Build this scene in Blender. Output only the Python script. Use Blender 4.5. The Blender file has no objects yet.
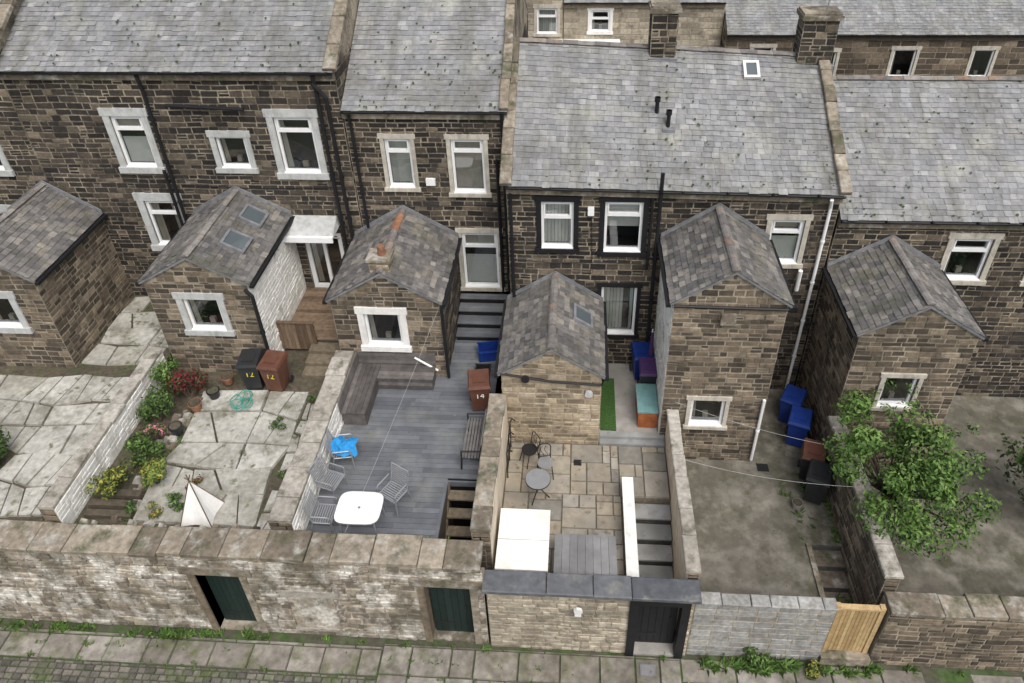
import bpy, math, random
from math import sin,cos,radians,pi
from mathutils import Vector as V, Matrix, noise as mn
RG=random.Random(7)
Z=V((0,0,1))
# ---------------------------------------------------------------- materials
def M(name,stops,rough=.9,ns=5,na=.3,bump=.25,bs=40,patch=None,patch2=None,spec=.25,metal=0,stretch=None,streak=None):
    m=bpy.data.materials.new(name);m.use_nodes=True;nt=m.node_tree;N=nt.nodes;L=nt.links
    b=N['Principled BSDF'];b.inputs['Roughness'].default_value=rough;b.inputs['Metallic'].default_value=metal
    b.inputs['Specular IOR Level'].default_value=spec
    tc=N.new('ShaderNodeTexCoord');vec=tc.outputs['Object']
    if stretch:
        mp=N.new('ShaderNodeMapping');mp.inputs['Scale'].default_value=stretch;L.new(vec,mp.inputs[0]);vec=mp.outputs[0]
    at=N.new('ShaderNodeAttribute');at.attribute_name='rnd'
    if len(stops)==1: stops=[(0,stops[0]),(1,stops[0])]
    r=N.new('ShaderNodeValToRGB');e=r.color_ramp.elements
    while len(e)<len(stops): e.new(.5)
    for i,(p,c) in enumerate(stops): e[i].position=p;e[i].color=(*c,1)
    L.new(at.outputs['Fac'],r.inputs[0]);col=r.outputs[0]
    def noise(sc,det=6,rg=.6,vv=None):
        n=N.new('ShaderNodeTexNoise');n.inputs['Scale'].default_value=sc;n.inputs['Detail'].default_value=det;n.inputs['Roughness'].default_value=rg
        L.new(vv or vec,n.inputs['Vector']);return n.outputs['Fac']
    def mrange(x,a,b2,c,d):
        k=N.new('ShaderNodeMapRange');L.new(x,k.inputs[0])
        for i,q in enumerate((a,b2,c,d)): k.inputs[i+1].default_value=q
        return k.outputs[0]
    def mix(mode,fac,A,B):
        k=N.new('ShaderNodeMixRGB');k.blend_type=mode
        if isinstance(fac,(int,float)): k.inputs[0].default_value=fac
        else: L.new(fac,k.inputs[0])
        for i,q in ((1,A),(2,B)):
            if isinstance(q,tuple): k.inputs[i].default_value=(*q,1)
            else: L.new(q,k.inputs[i])
        return k.outputs[0]
    for pp in (patch,patch2):
        if pp:
            c,sc,th,soft=pp
            col=mix('MIX',mrange(noise(sc,8,.65),th-soft,th+soft,0,1),col,c)
    if streak:
        c,sv,th,soft,amt=streak
        mp=N.new('ShaderNodeMapping');mp.inputs['Scale'].default_value=sv;L.new(tc.outputs['Object'],mp.inputs[0])
        col=mix('MIX',mrange(noise(1,7,.65,mp.outputs[0]),th-soft,th+soft,0,amt),col,c)
    if na:
        col=mix('MULTIPLY',1,col,mrange(noise(ns),.3,.7,1-na,1+na))
        col=mix('MULTIPLY',1,col,mrange(noise(.7,3,.5),.3,.7,1-na*.5,1+na*.5))
    L.new(col,b.inputs['Base Color'])
    if bump:
        bp=N.new('ShaderNodeBump');bp.inputs['Strength'].default_value=bump;bp.inputs['Distance'].default_value=.02
        L.new(noise(bs,5,.7),bp.inputs['Height']);L.new(bp.outputs[0],b.inputs['Normal'])
    return m
SK=(2.2,2.2,.35)
m_dark=M('sooty_gritstone',[(0,(.024,.021,.019)),(.45,(.046,.04,.034)),(.8,(.085,.07,.054)),(.95,(.15,.125,.09)),(1,(.22,.18,.13))],ns=9,na=.35,streak=((.022,.02,.018),SK,.6,.1,.5))
m_darkmort=M('buff_pointing',[(.34,.295,.225)],ns=14,na=.3,patch=((.07,.06,.05),1.0,.55,.12),patch2=((.09,.075,.06),6,.6,.08),streak=((.04,.036,.03),SK,.6,.1,.6))
m_mid=M('brown_gritstone',[(0,(.055,.046,.037)),(.4,(.11,.09,.067)),(.8,(.19,.152,.11)),(1,(.29,.24,.175))],ns=9,na=.35,streak=((.045,.042,.034),SK,.6,.1,.6))
m_midmort=M('lime_pointing',[(.35,.305,.235)],ns=12,na=.25,patch=((.12,.1,.075),1.5,.55,.12),streak=((.07,.062,.05),SK,.6,.1,.6))
m_buff=M('buff_sandstone',[(0,(.15,.12,.085)),(.35,(.25,.205,.145)),(.8,(.36,.295,.21)),(1,(.43,.37,.28))],ns=9,na=.3,patch=((.11,.09,.07),2.2,.62,.1))
m_buffmort=M('sandy_mortar',[(.34,.29,.21)],ns=12,na=.25)
WS=((.12,.11,.078),(1.5,1.5,.6),.54,.1,.75)
m_wash=M('peeling_limewash_stone',[(0,(.15,.125,.098)),(.5,(.27,.232,.185)),(1,(.4,.35,.275))],ns=9,na=.32,patch=((.6,.575,.52),1.5,.53,.06),patch2=((.11,.095,.075),2.6,.59,.07),streak=WS)
m_washmort=M('peeling_limewash_mortar',[(.38,.345,.285)],ns=12,na=.3,patch=((.55,.525,.47),1.5,.53,.06),patch2=((.13,.115,.09),2.6,.58,.07),streak=WS)
m_cwall=M('pale_sandstone',[(0,(.24,.21,.165)),(.5,(.35,.31,.245)),(1,(.48,.43,.34))],ns=10,na=.25,patch=((.17,.15,.12),2.4,.6,.1),streak=((.15,.135,.1),(1.5,1.5,.5),.58,.1,.6))
m_white=M('white_painted_render',[(.78,.77,.73)],ns=4,na=.1,patch=((.36,.33,.28),2.3,.63,.05),patch2=((.6,.6,.55),.8,.6,.1),streak=((.4,.39,.33),(3,3,.5),.6,.08,.6))
m_cream=M('cream_painted_render',[(.66,.58,.46)],ns=4,na=.12,patch=((.34,.3,.23),2.2,.66,.08),streak=((.34,.3,.22),(3,3,.5),.6,.08,.6))
m_slate=M('grey_slate',[(0,(.185,.187,.193)),(.5,(.232,.234,.239)),(.9,(.265,.266,.27)),(1,(.33,.33,.325))],rough=.62,ns=7,na=.2,bump=.15,patch=((.3,.3,.262),1.3,.6,.1),patch2=((.14,.138,.125),.8,.62,.12),spec=.4,streak=((.13,.132,.115),(3,.3,.3),.57,.09,.6))
m_slateold=M('weathered_slate',[(0,(.085,.082,.082)),(.5,(.135,.129,.125)),(.85,(.18,.17,.16)),(1,(.26,.24,.21))],rough=.7,ns=7,na=.26,bump=.2,patch=((.25,.23,.185),2.2,.59,.08),patch2=((.075,.072,.062),1.1,.62,.1),spec=.35,streak=((.09,.095,.06),(.5,3,.5),.6,.08,.5))
m_ridge=M('clay_ridge_tile',[(0,(.14,.13,.125)),(1,(.24,.225,.205))],ns=8,na=.3,patch=((.26,.16,.1),2,.62,.08))
m_terra=M('terracotta',[(0,(.2,.1,.06)),(1,(.33,.17,.1))],ns=8)
m_cop=M('gritstone_coping',[(0,(.14,.118,.09)),(.5,(.215,.182,.14)),(1,(.3,.26,.205))],ns=8,na=.35,patch=((.36,.345,.3),2.6,.59,.07),patch2=((.085,.088,.052),1.7,.59,.08))
m_copg=M('pale_stone_coping',[(0,(.29,.268,.228)),(1,(.43,.405,.36))],ns=8,na=.28,patch=((.14,.13,.1),2.6,.58,.08))
m_slatecop=M('dark_slate_coping',[(0,(.085,.09,.1)),(1,(.135,.14,.15))],ns=6,na=.25,rough=.6,patch=((.2,.2,.18),2,.62,.08))
m_deck=M('grey_decking_board',[(0,(.103,.111,.125)),(.5,(.13,.139,.155)),(1,(.16,.169,.185))],rough=.7,ns=3,na=.15,bump=.1,patch=((.2,.205,.2),.9,.62,.12),streak=((.085,.088,.085),(.5,1.2,1),.6,.1,.5))
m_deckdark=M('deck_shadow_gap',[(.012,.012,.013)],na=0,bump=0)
m_bench=M('grey_brown_bench_board',[(0,(.08,.072,.069)),(1,(.155,.143,.135))],ns=5)
m_wood=M('weathered_wood',[(0,(.11,.075,.05)),(1,(.22,.16,.11))],ns=8,stretch=(1,1,.2))
m_oldwood=M('wet_old_timber',[(0,(.05,.042,.032)),(1,(.17,.14,.1))],ns=8)
m_newwood=M('new_larch_boards',[(0,(.38,.26,.12)),(1,(.54,.4,.21))],ns=9,na=.2,streak=((.3,.2,.1),(6,6,.4),.58,.1,.6))
m_flag=M('indian_stone_flag',[(0,(.19,.185,.17)),(.25,(.33,.285,.215)),(.45,(.285,.275,.25)),(.65,(.37,.315,.235)),(.85,(.225,.195,.16)),(1,(.39,.365,.315))],ns=6,na=.22,patch=((.2,.19,.165),1.5,.58,.1),patch2=((.14,.135,.11),3.3,.63,.06))
m_flagj=M('flag_joint',[(.18,.16,.125)],ns=9)
m_pale=M('pale_old_paving',[(0,(.34,.33,.29)),(1,(.46,.45,.41))],ns=7,na=.24,patch=((.22,.21,.17),1.2,.55,.09),patch2=((.13,.135,.08),3.2,.62,.05))
m_soil=M('damp_soil',[(.085,.072,.053)],ns=9,na=.4,patch=((.07,.085,.04),1.8,.58,.1),bump=.6,bs=20)
m_conc=M('damp_mossy_concrete',[(.155,.142,.118)],ns=3,na=.25,patch=((.085,.083,.056),.8,.5,.14),patch2=((.24,.225,.195),1.9,.59,.12),bump=.4,bs=25)
m_path=M('pale_concrete',[(.31,.3,.275)],ns=4,na=.25,patch=((.2,.19,.165),2,.6,.1))
m_tread=M('grey_stone_tread',[(0,(.25,.26,.26)),(1,(.33,.335,.33))],ns=5,na=.25,patch=((.17,.17,.15),2.5,.58,.1))
m_riser=M('shaded_stone_riser',[(.1,.1,.095)],ns=5,na=.3)  # shade on the step fronts put into the colour, darker than the treads
m_laneflag=M('lane_flagstone',[(0,(.17,.155,.132)),(.5,(.23,.212,.185)),(1,(.3,.28,.248))],ns=5,na=.32,patch=((.11,.12,.06),1.6,.58,.08),patch2=((.15,.135,.11),.9,.56,.1))
m_sett=M('stone_sett',[(0,(.085,.08,.07)),(1,(.19,.175,.15))],ns=9,na=.3,patch=((.08,.11,.035),1.4,.58,.1))
m_lane=M('lane_earth',[(.085,.078,.06)],ns=6,na=.3,patch=((.06,.1,.03),2,.52,.1),bump=.5,bs=15)
m_ground=M('ground_mat',[(.07,.075,.05)],ns=1,na=.3)
m_block=M('concrete_block',[(0,(.25,.248,.235)),(1,(.36,.358,.34))],ns=12,na=.28,patch=((.17,.16,.14),2.4,.6,.1),streak=((.16,.155,.13),(3,3,.5),.6,.1,.6))
m_pvc=M('white_upvc',[(.82,.83,.83)],rough=.35,na=.05,bump=0,spec=.5)
m_blackp=M('black_paint',[(.016,.016,.018)],rough=.5,na=.2,bump=.05)
m_greensur=M('dark_green_door_paint',[(0,(.012,.024,.021)),(1,(.018,.032,.028))],rough=.55,na=.2)
m_greysur=M('pale_grey_painted_stone',[(.46,.47,.46)],ns=6,na=.15,streak=((.26,.26,.24),(4,4,.6),.6,.08,.6))
m_creamsur=M('cream_stone_surround',[(.48,.45,.385)],ns=6,na=.2,streak=((.24,.22,.18),(4,4,.6),.58,.08,.6))
m_whitesur=M('white_painted_surround',[(.76,.75,.72)],ns=6,na=.1,streak=((.45,.43,.38),(4,4,.6),.62,.08,.5))
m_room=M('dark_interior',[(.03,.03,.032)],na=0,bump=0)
m_blind=M('blind_fabric',[(0,(.55,.55,.52)),(1,(.74,.74,.71))],na=.05,bump=0)
m_curt=M('curtain_fabric',[(0,(.34,.31,.26)),(1,(.5,.46,.4))],na=.1,bump=0)
m_steel=M('grey_metal_tube',[(.42,.43,.44)],rough=.35,metal=.6,na=.1,bump=0)
m_iron=M('black_iron',[(.02,.02,.02)],rough=.5,na=.1,bump=0)
m_lead=M('lead_flashing',[(.19,.195,.205)],rough=.5,ns=5)
m_mesh=M('grey_sling_fabric',[(.24,.25,.26)],na=.1,bump=0)
m_blue=M('blue_plastic',[(.012,.04,.22)],rough=.4,ns=3,na=.2,bump=.05,spec=.4)
m_bluet=M('blue_towel',[(.03,.25,.55)],na=.15)
m_brownb=M('brown_plastic',[(.12,.052,.034)],rough=.45,ns=3,na=.25,bump=.05,spec=.4)
m_blackb=M('black_plastic',[(.024,.025,.027)],rough=.45,ns=3,na=.25,bump=.05,spec=.4)
m_purple=M('purple_plastic',[(.08,.04,.13)],rough=.45,na=.1,bump=0)
m_teal=M('teal_paint',[(.16,.3,.3)],rough=.6,na=.15)
m_orange=M('orange_brown_wood',[(.3,.1,.04)],rough=.6)
m_astro=M('artificial_grass',[(.045,.1,.025)],ns=20,na=.4,bump=1,bs=80)
m_whitep=M('white_plastic',[(.78,.77,.74)],rough=.45,ns=3,na=.08,bump=0,spec=.4,patch=((.62,.6,.54),1.5,.6,.1))
m_whitefab=M('white_fabric',[(.78,.77,.74)],na=.08,bump=.1)
m_greybox=M('grey_resin',[(0,(.19,.19,.19)),(1,(.25,.25,.248))],rough=.55,ns=3,na=.18)
m_hose=M('teal_hose',[(.05,.3,.24)],rough=.4,na=0,bump=0)
m_yel=M('yellow_print',[(.6,.5,.05)],na=0,bump=0)
m_txt=M('white_print',[(.7,.7,.68)],na=0,bump=0)
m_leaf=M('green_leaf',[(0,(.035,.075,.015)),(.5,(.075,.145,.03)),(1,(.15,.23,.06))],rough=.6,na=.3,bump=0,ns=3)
m_leafy=M('yellow_green_leaf',[(0,(.1,.13,.02)),(1,(.32,.3,.06))],rough=.6,na=.2,bump=0)
m_leafr=M('red_leaf',[(0,(.06,.01,.015)),(1,(.2,.03,.035))],rough=.6,na=.2,bump=0)
m_leafd=M('dark_leaf',[(0,(.02,.04,.012)),(1,(.065,.1,.03))],rough=.6,na=.2,bump=0)
m_pink=M('pink_petal',[(0,(.4,.08,.16)),(1,(.7,.3,.35))],rough=.6,na=.1,bump=0)
m_bark=M('bark',[(.08,.06,.045)],ns=20)
def glass():
    m=bpy.data.materials.new('window_glass');m.use_nodes=True;nt=m.node_tree;N=nt.nodes;L=nt.links
    N.remove(N['Principled BSDF']);o=N['Material Output']
    t=N.new('ShaderNodeBsdfTransparent');t.inputs[0].default_value=(.85,.88,.87,1)
    g=N.new('ShaderNodeBsdfGlossy');g.inputs['Roughness'].default_value=.03;g.inputs['Color'].default_value=(.9,.93,.95,1)
    lw=N.new('ShaderNodeLayerWeight');lw.inputs[0].default_value=.35
    k=N.new('ShaderNodeMapRange');k.inputs[3].default_value=.12;k.inputs[4].default_value=.75;L.new(lw.outputs['Fresnel'],k.inputs[0])
    x=N.new('ShaderNodeMixShader');L.new(k.outputs[0],x.inputs[0]);L.new(t.outputs[0],x.inputs[1]);L.new(g.outputs[0],x.inputs[2]);L.new(x.outputs[0],o.inputs[0])
    return m
m_glass=glass()
m_skyl=M('skylight_glass',[(.09,.11,.12)],rough=.08,na=0,bump=0,spec=.8)
# ---------------------------------------------------------------- mesh builder
class MB:
    def __init__(s): s.v=[];s.f=[];s.m=[];s.r=[];s.mats=[]
    def mi(s,mat):
        if mat not in s.mats: s.mats.append(mat)
        return s.mats.index(mat)
    def poly(s,pts,mat,r=None):
        b=len(s.v);s.v+=[tuple(p) for p in pts];s.f.append(tuple(range(b,b+len(pts))));s.m.append(s.mi(mat));s.r.append(RG.random() if r is None else r)
    def hexa(s,P,mat,r=None):
        if r is None:r=RG.random()
        b=len(s.v);s.v+=[tuple(p) for p in P];k=s.mi(mat)
        for f in ((0,3,2,1),(4,5,6,7),(0,1,5,4),(1,2,6,5),(2,3,7,6),(3,0,4,7)):
            s.f.append(tuple(b+i for i in f));s.m.append(k);s.r.append(r)
    def box(s,x0,x1,y0,y1,z0,z1,mat,r=None):
        s.hexa([(x0,y0,z0),(x1,y0,z0),(x1,y1,z0),(x0,y1,z0),(x0,y0,z1),(x1,y0,z1),(x1,y1,z1),(x0,y1,z1)],mat,r)
    def ob(s,O,A,B,C,mat,r=None):
        s.hexa([O,O+A,O+A+B,O+B,O+C,O+A+C,O+A+B+C,O+B+C],mat,r)
    def cyl(s,p,q,ra,mat,n=8,rb=None,r=None,caps=True):
        p=V(p);q=V(q);rb=ra if rb is None else rb;d=(q-p).normalized()
        a=d.orthogonal().normalized();c=d.cross(a);b=len(s.v);r=RG.random() if r is None else r;k=s.mi(mat)
        for P,R in((p,ra),(q,rb)):
            for i in range(n): s.v.append(tuple(P+a*R*cos(2*pi*i/n)+c*R*sin(2*pi*i/n)))
        for i in range(n):
            j=(i+1)%n;s.f.append((b+i,b+j,b+n+j,b+n+i));s.m.append(k);s.r.append(r)
        if caps:
            s.f.append(tuple(b+i for i in range(n))[::-1]);s.f.append(tuple(b+n+i for i in range(n)));s.m+=[k,k];s.r+=[r,r]
    def tube(s,pts,ra,mat,n=6):
        for a,b in zip(pts,pts[1:]): s.cyl(a,b,ra,mat,n)
    def obj(s,name,parent=None,loc=None,rot=0):
        me=bpy.data.meshes.new(name);me.from_pydata(s.v,[],s.f)
        for m in s.mats: me.materials.append(m)
        me.polygons.foreach_set('material_index',s.m)
        a=me.attributes.new('rnd','FLOAT','FACE');a.data.foreach_set('value',s.r)
        me.update();o=bpy.data.objects.new(name,me);bpy.context.scene.collection.objects.link(o)
        if loc is not None: o.location=loc;o.rotation_euler[2]=rot
        if parent is not None:
            o.parent=parent;o.matrix_parent_inverse=Matrix.Translation(-parent.location)
        return o
def root(name,loc):
    e=bpy.data.objects.new(name,None);e.location=loc;e.empty_display_size=.3;bpy.context.scene.collection.objects.link(e);return e
# ---------------------------------------------------------------- stone wall panel
def wall(mb,O,U,N,W,H,holes=(),stone=m_dark,mort=m_darkmort,ch=(.12,.2),sl=(.18,.5),depth=.2,clip=None,proud=(.004,.02),joint=.03,seed=1,warp=.014):
    R=random.Random(seed);O=V(O);U=V(U);N=V(N)
    P=lambda u,v,d=0:O+U*u+Z*v+N*d
    def Q(u,v,d):
        e=min(1,v*4,(H-v)*4);return P(u,v+warp*max(0,e)*mn.noise(V((u*1.1+seed,v*.8,seed*3.1)))*2,d)
    if clip is None:
        us=sorted({0,W,*[h[0] for h in holes],*[h[1] for h in holes]});vs=sorted({0,H,*[h[2] for h in holes],*[h[3] for h in holes]})
        for a,b in zip(us,us[1:]):
            for c,d in zip(vs,vs[1:]):
                mu,mv=(a+b)/2,(c+d)/2
                if any(h[0]<mu<h[1] and h[2]<mv<h[3] for h in holes): continue
                mb.poly([P(a,c),P(b,c),P(b,d),P(a,d)],mort)
        for h in holes:
            a,b,c,d=h[:4];D=-depth
            mb.poly([P(a,c),P(b,c),P(b,c,D),P(a,c,D)],mort);mb.poly([P(a,d),P(b,d),P(b,d,D),P(a,d,D)],mort)
            mb.poly([P(a,c),P(a,d),P(a,d,D),P(a,c,D)],stone);mb.poly([P(b,c),P(b,d),P(b,d,D),P(b,c,D)],stone)
    v=0
    while v<H-.03:
        h=R.uniform(*ch)
        if v+h>H-.05: h=H-v
        segs=[(0,W)]
        if clip: segs=[clip(v+h)]
        for q in holes:
            if v+h>q[2]+.02 and v<q[3]-.02:
                ns=[]
                for a,b in segs:
                    if q[1]<=a or q[0]>=b: ns.append((a,b))
                    else:
                        if q[0]>a: ns.append((a,q[0]))
                        if q[1]<b: ns.append((q[1],b))
                segs=ns
        for a,b in segs:
            u=a
            while u<b-.02:
                l=R.uniform(*sl)*(1 if h>.12 else .9)
                if b-(u+l)<.12: l=b-u
                def st(x0,x1,y0,y1):
                    j=joint*.5*R.uniform(.6,1.3);d=R.uniform(*proud);x0+=j;x1-=j;y0+=j;y1-=j
                    jt=lambda:R.uniform(-.009,.009);k=.01
                    Bs=[Q(x0+jt(),y0+jt(),-.002),Q(x1+jt(),y0+jt(),-.002),Q(x1+jt(),y1+jt(),-.002),Q(x0+jt(),y1+jt(),-.002)]
                    T=[Q(x0+k,y0+k,d),Q(x1-k,y0+k,d+jt()*.5),Q(x1-k,y1-k,d+jt()*.5),Q(x0+k,y1-k,d)]
                    if x1-x0>.05 and y1-y0>.03: mb.hexa(Bs+T,stone,R.random())
                if h>.15 and l<.35 and R.random()<.3: m_=v+h*R.uniform(.4,.6);st(u,u+l,v,m_);st(u,u+l,m_,v+h)
                else: st(u,u+l,v,v+h)
                u+=l
        v+=h
def slates(mb,a,b,c,d,mat=m_slate,w=.22,row=.165,seed=1):
    R=random.Random(seed);a,b,c,d=map(V,(a,b,c,d));N=(b-a).cross(c-a).normalized()
    if N.z<0:N=-N
    mb.poly([a,b,d,c],mat,.2);H=((c-a).length+(d-b).length)/2;n=max(2,round(H/row))
    for i in range(n):
        t0=i/n;t1=min(1,(i+1)/n+.15/n);A=a.lerp(c,t0);B=b.lerp(d,t0);C=a.lerp(c,t1);D=b.lerp(d,t1)
        Wd=(B-A).length
        if Wd<.05: continue
        u=-R.random()*w if i%2 else -w*.5
        while u<Wd:
            ww=w*R.uniform(.75,1.25);s0=max(0,u+.004)/Wd;s1=min(Wd,u+ww-.004)/Wd;u+=ww
            if s1-s0<.01: continue
            h=.02+R.uniform(-.006,.01);h2=h+R.uniform(-.005,.005);dr=R.uniform(-.01,.01) if R.random()<.9 else R.uniform(-.035,.01)
            dn=(C-A).normalized()*dr
            wv=N*(.02*mn.noise(A.lerp(B,s0)*.9))
            p=[A.lerp(B,s0)+N*h+dn+wv,A.lerp(B,s1)+N*h2+dn+wv,C.lerp(D,s1)+N*.004+wv*.5,C.lerp(D,s0)+N*.004+wv*.5]
            r=R.random();mb.poly(p,mat,r);mb.poly([p[0],p[1],p[1]-N*.02,p[0]-N*.02],mat,r*.2)
def ridge(mb,p,q,mat=m_ridge,r=.11,seg=.45):
    p=V(p);q=V(q);n=max(1,round((q-p).length/seg));d=(q-p).normalized();s=d.cross(Z).normalized();up=s.cross(d)
    for i in range(n):
        a=p.lerp(q,i/n)+d*.006;b=p.lerp(q,(i+1)/n);k=RG.random();pr=[]
        j=RG.uniform(-.01,.01)
        for t in (-1,-.6,0,.6,1): pr.append(s*(r*1.1*t)+up*(r*.62*(1-t*t)-.03+j))
        for x,y in zip(pr,pr[1:]): mb.poly([a+x,a+y,b+y,b+x],mat,k)
        mb.poly([a+x for x in pr],mat,k*.5)
def coping(mb,p,q,wv,h,mat=m_cop,seg=.6,gap=.014,jit=.012):
    p=V(p);q=V(q);wv=V(wv);L=(q-p).length;d=(q-p)/L;up=d.cross(wv).normalized()
    if up.z<0:up=-up
    u=0
    while u<L-.02:
        l=seg*RG.uniform(.7,1.35)
        if L-u-l<.25:l=L-u
        o=p+d*(u+gap/2)+wv.normalized()*RG.uniform(-jit,jit);hh=h+RG.uniform(-jit,jit)*.7
        w2=wv*RG.uniform(.96,1.03);dl=d*(l-gap);e=.022
        J=lambda:wv.normalized()*RG.uniform(-jit,jit)*.5+d*RG.uniform(-.006,.006)
        B=[o+J(),o+dl+J(),o+dl+w2+J(),o+w2+J()];wn=wv.normalized()*e;dn=d*e*.6
        M1=[x+up*(hh-.018) for x in B];T=[B[0]+wn+dn+up*hh,B[1]+wn-dn+up*(hh+RG.uniform(-.006,.006)),B[2]-wn-dn+up*hh,B[3]-wn+dn+up*(hh+RG.uniform(-.006,.006))]
        k=RG.random();mb.hexa(B+M1,mat,k);mb.hexa(M1+T,mat,k);u+=l
def window(par,O,U,N,w,h,transom=None,mull=None,sur=None,sw=.13,blind=None,sill=True,fr=.07,name='window',fm=m_pvc):
    mb=MB();O=V(O);U=V(U);N=V(N);P=lambda u,v,d=0:O+U*u+Z*v+N*d
    def lb(u0,u1,v0,v1,d0,d1,mat,r=None):
        mb.hexa([P(u0,v0,d0),P(u1,v0,d0),P(u1,v0,d1),P(u0,v0,d1),P(u0,v1,d0),P(u1,v1,d0),P(u1,v1,d1),P(u0,v1,d1)],mat,r)
    f0,f1=-.12,-.04
    lb(0,fr,0,h,f0,f1,fm);lb(w-fr,w,0,h,f0,f1,fm);lb(fr,w-fr,0,fr,f0,f1,fm);lb(fr,w-fr,h-fr,h,f0,f1,fm)
    if transom: lb(fr,w-fr,h-transom-.05,h-transom+.05,f0,f1+.012,fm)
    for k in (mull or ()): lb(k-.05,k+.05,fr,(h-transom-.05) if transom else h-fr,f0,f1+.008,fm)
    if transom:
        a=h-transom+.05;lb(fr,fr+.035,a,h-fr,f0,f1+.02,fm);lb(w-fr-.035,w-fr,a,h-fr,f0,f1+.02,fm);lb(fr+.035,w-fr-.035,h-fr-.035,h-fr,f0,f1+.02,fm)
    mb.poly([P(fr,fr,-.09),P(w-fr,fr,-.09),P(w-fr,h-fr,-.09),P(fr,h-fr,-.09)],m_glass)
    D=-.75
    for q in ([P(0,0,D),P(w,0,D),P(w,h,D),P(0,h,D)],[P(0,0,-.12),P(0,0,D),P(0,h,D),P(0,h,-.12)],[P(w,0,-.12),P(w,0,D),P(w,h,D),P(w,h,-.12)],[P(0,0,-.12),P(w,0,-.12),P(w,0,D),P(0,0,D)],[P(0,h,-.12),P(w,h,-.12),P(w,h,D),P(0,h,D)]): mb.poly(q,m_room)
    if blind in('vert','vertgap'):
        u=fr
        while u<w-fr-.02:
            if not(blind=='vertgap' and .55*w<u<.75*w): mb.poly([P(u,fr,-.17),P(u+.085,fr,-.2),P(u+.085,h-fr,-.2),P(u,h-fr,-.17)],m_blind)
            u+=.092
    elif blind=='curt':
        for s in (0,1):
            u0=fr if s==0 else w*.72
            for i in range(5):
                x=u0+i*w*.045;mb.poly([P(x,fr,-.16-.03*(i%2)),P(x+w*.045,fr,-.19+.03*(i%2)),P(x+w*.045,h-fr,-.19+.03*(i%2)),P(x,h-fr,-.16-.03*(i%2))],m_curt)
    elif blind=='roll':
        mb.poly([P(fr,h*.45,-.16),P(w-fr,h*.45,-.16),P(w-fr,h-fr,-.16),P(fr,h-fr,-.16)],m_blind,.3)
    elif blind=='net':
        mb.poly([P(fr,fr,-.17),P(w-fr,fr,-.17),P(w-fr,h*.55,-.17),P(fr,h*.55,-.17)],m_blind,.8)
        mb.poly([P(fr,h*.75,-.17),P(w-fr,h*.75,-.17),P(w-fr,h-fr,-.17),P(fr,h-fr,-.17)],m_curt,.8)
    elif blind=='full':
        mb.poly([P(fr,fr,-.17),P(w-fr,fr,-.17),P(w-fr,h-fr,-.17),P(fr,h-fr,-.17)],m_curt,.5)
    if blind is None and h>.6: # ornaments / folded curtain so the room reads
        mb.poly([P(fr,fr,-.17),P(fr+w*.14,fr,-.2),P(fr+w*.1,h-fr,-.2),P(fr,h-fr,-.17)],m_curt);lb(w*.45,w*.6,fr,fr+.16,-.3,-.2,m_curt)
    if sur:
        a=.045
        lb(-sw,0,-.0,h,-.03,a,sur);lb(w,w+sw,0,h,-.03,a,sur);lb(-sw-.04,w+sw+.04,h,h+sw*1.25,-.03,a+.01,sur)
        lb(-sw-.04,w+sw+.04,-sw,0,-.03,a+.05,sur)
    if sill: lb(0,w,0,.025,-.04,.06,fm)
    mb.obj(name,par)
X=(1,0,0);nF=(0,-1,0)
def pipe(par,pts,mat=m_blackp,r=.045,name='downpipe'):
    mb=MB();mb.tube(pts,r,mat,8)
    a,b=V(pts[0]),V(pts[-1]);n=int(abs(a.z-b.z)/1.6)
    for i in range(1,n+1):
        c=V((b.x,b.y,a.z+(b.z-a.z)*i/(n+1)));mb.cyl(c-Z*.03,c+Z*.03,r*1.35,mat,8)
    return mb.obj(name,par)
def gutter(par,x0,x1,y,z,z1=None,mat=m_blackp,r=.06):
    z1=z if z1 is None else z1
    mb=MB();n=6
    pr=[(y-r*cos(pi*i/n),-r*sin(pi*i/n)) for i in range(n+1)]
    for a,b in zip(pr,pr[1:]): mb.poly([(x0,a[0],a[1]+z),(x1,a[0],a[1]+z1),(x1,b[0],b[1]+z1),(x0,b[0],b[1]+z)],mat)
    x=x0
    while x<x1:
        zz=z+(z1-z)*(x-x0)/(x1-x0);mb.box(x,x+.05,y-r-.01,y+r,zz-.02,zz+.012,mat);x+=1.1
    mb.obj('gutter',par)
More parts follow.
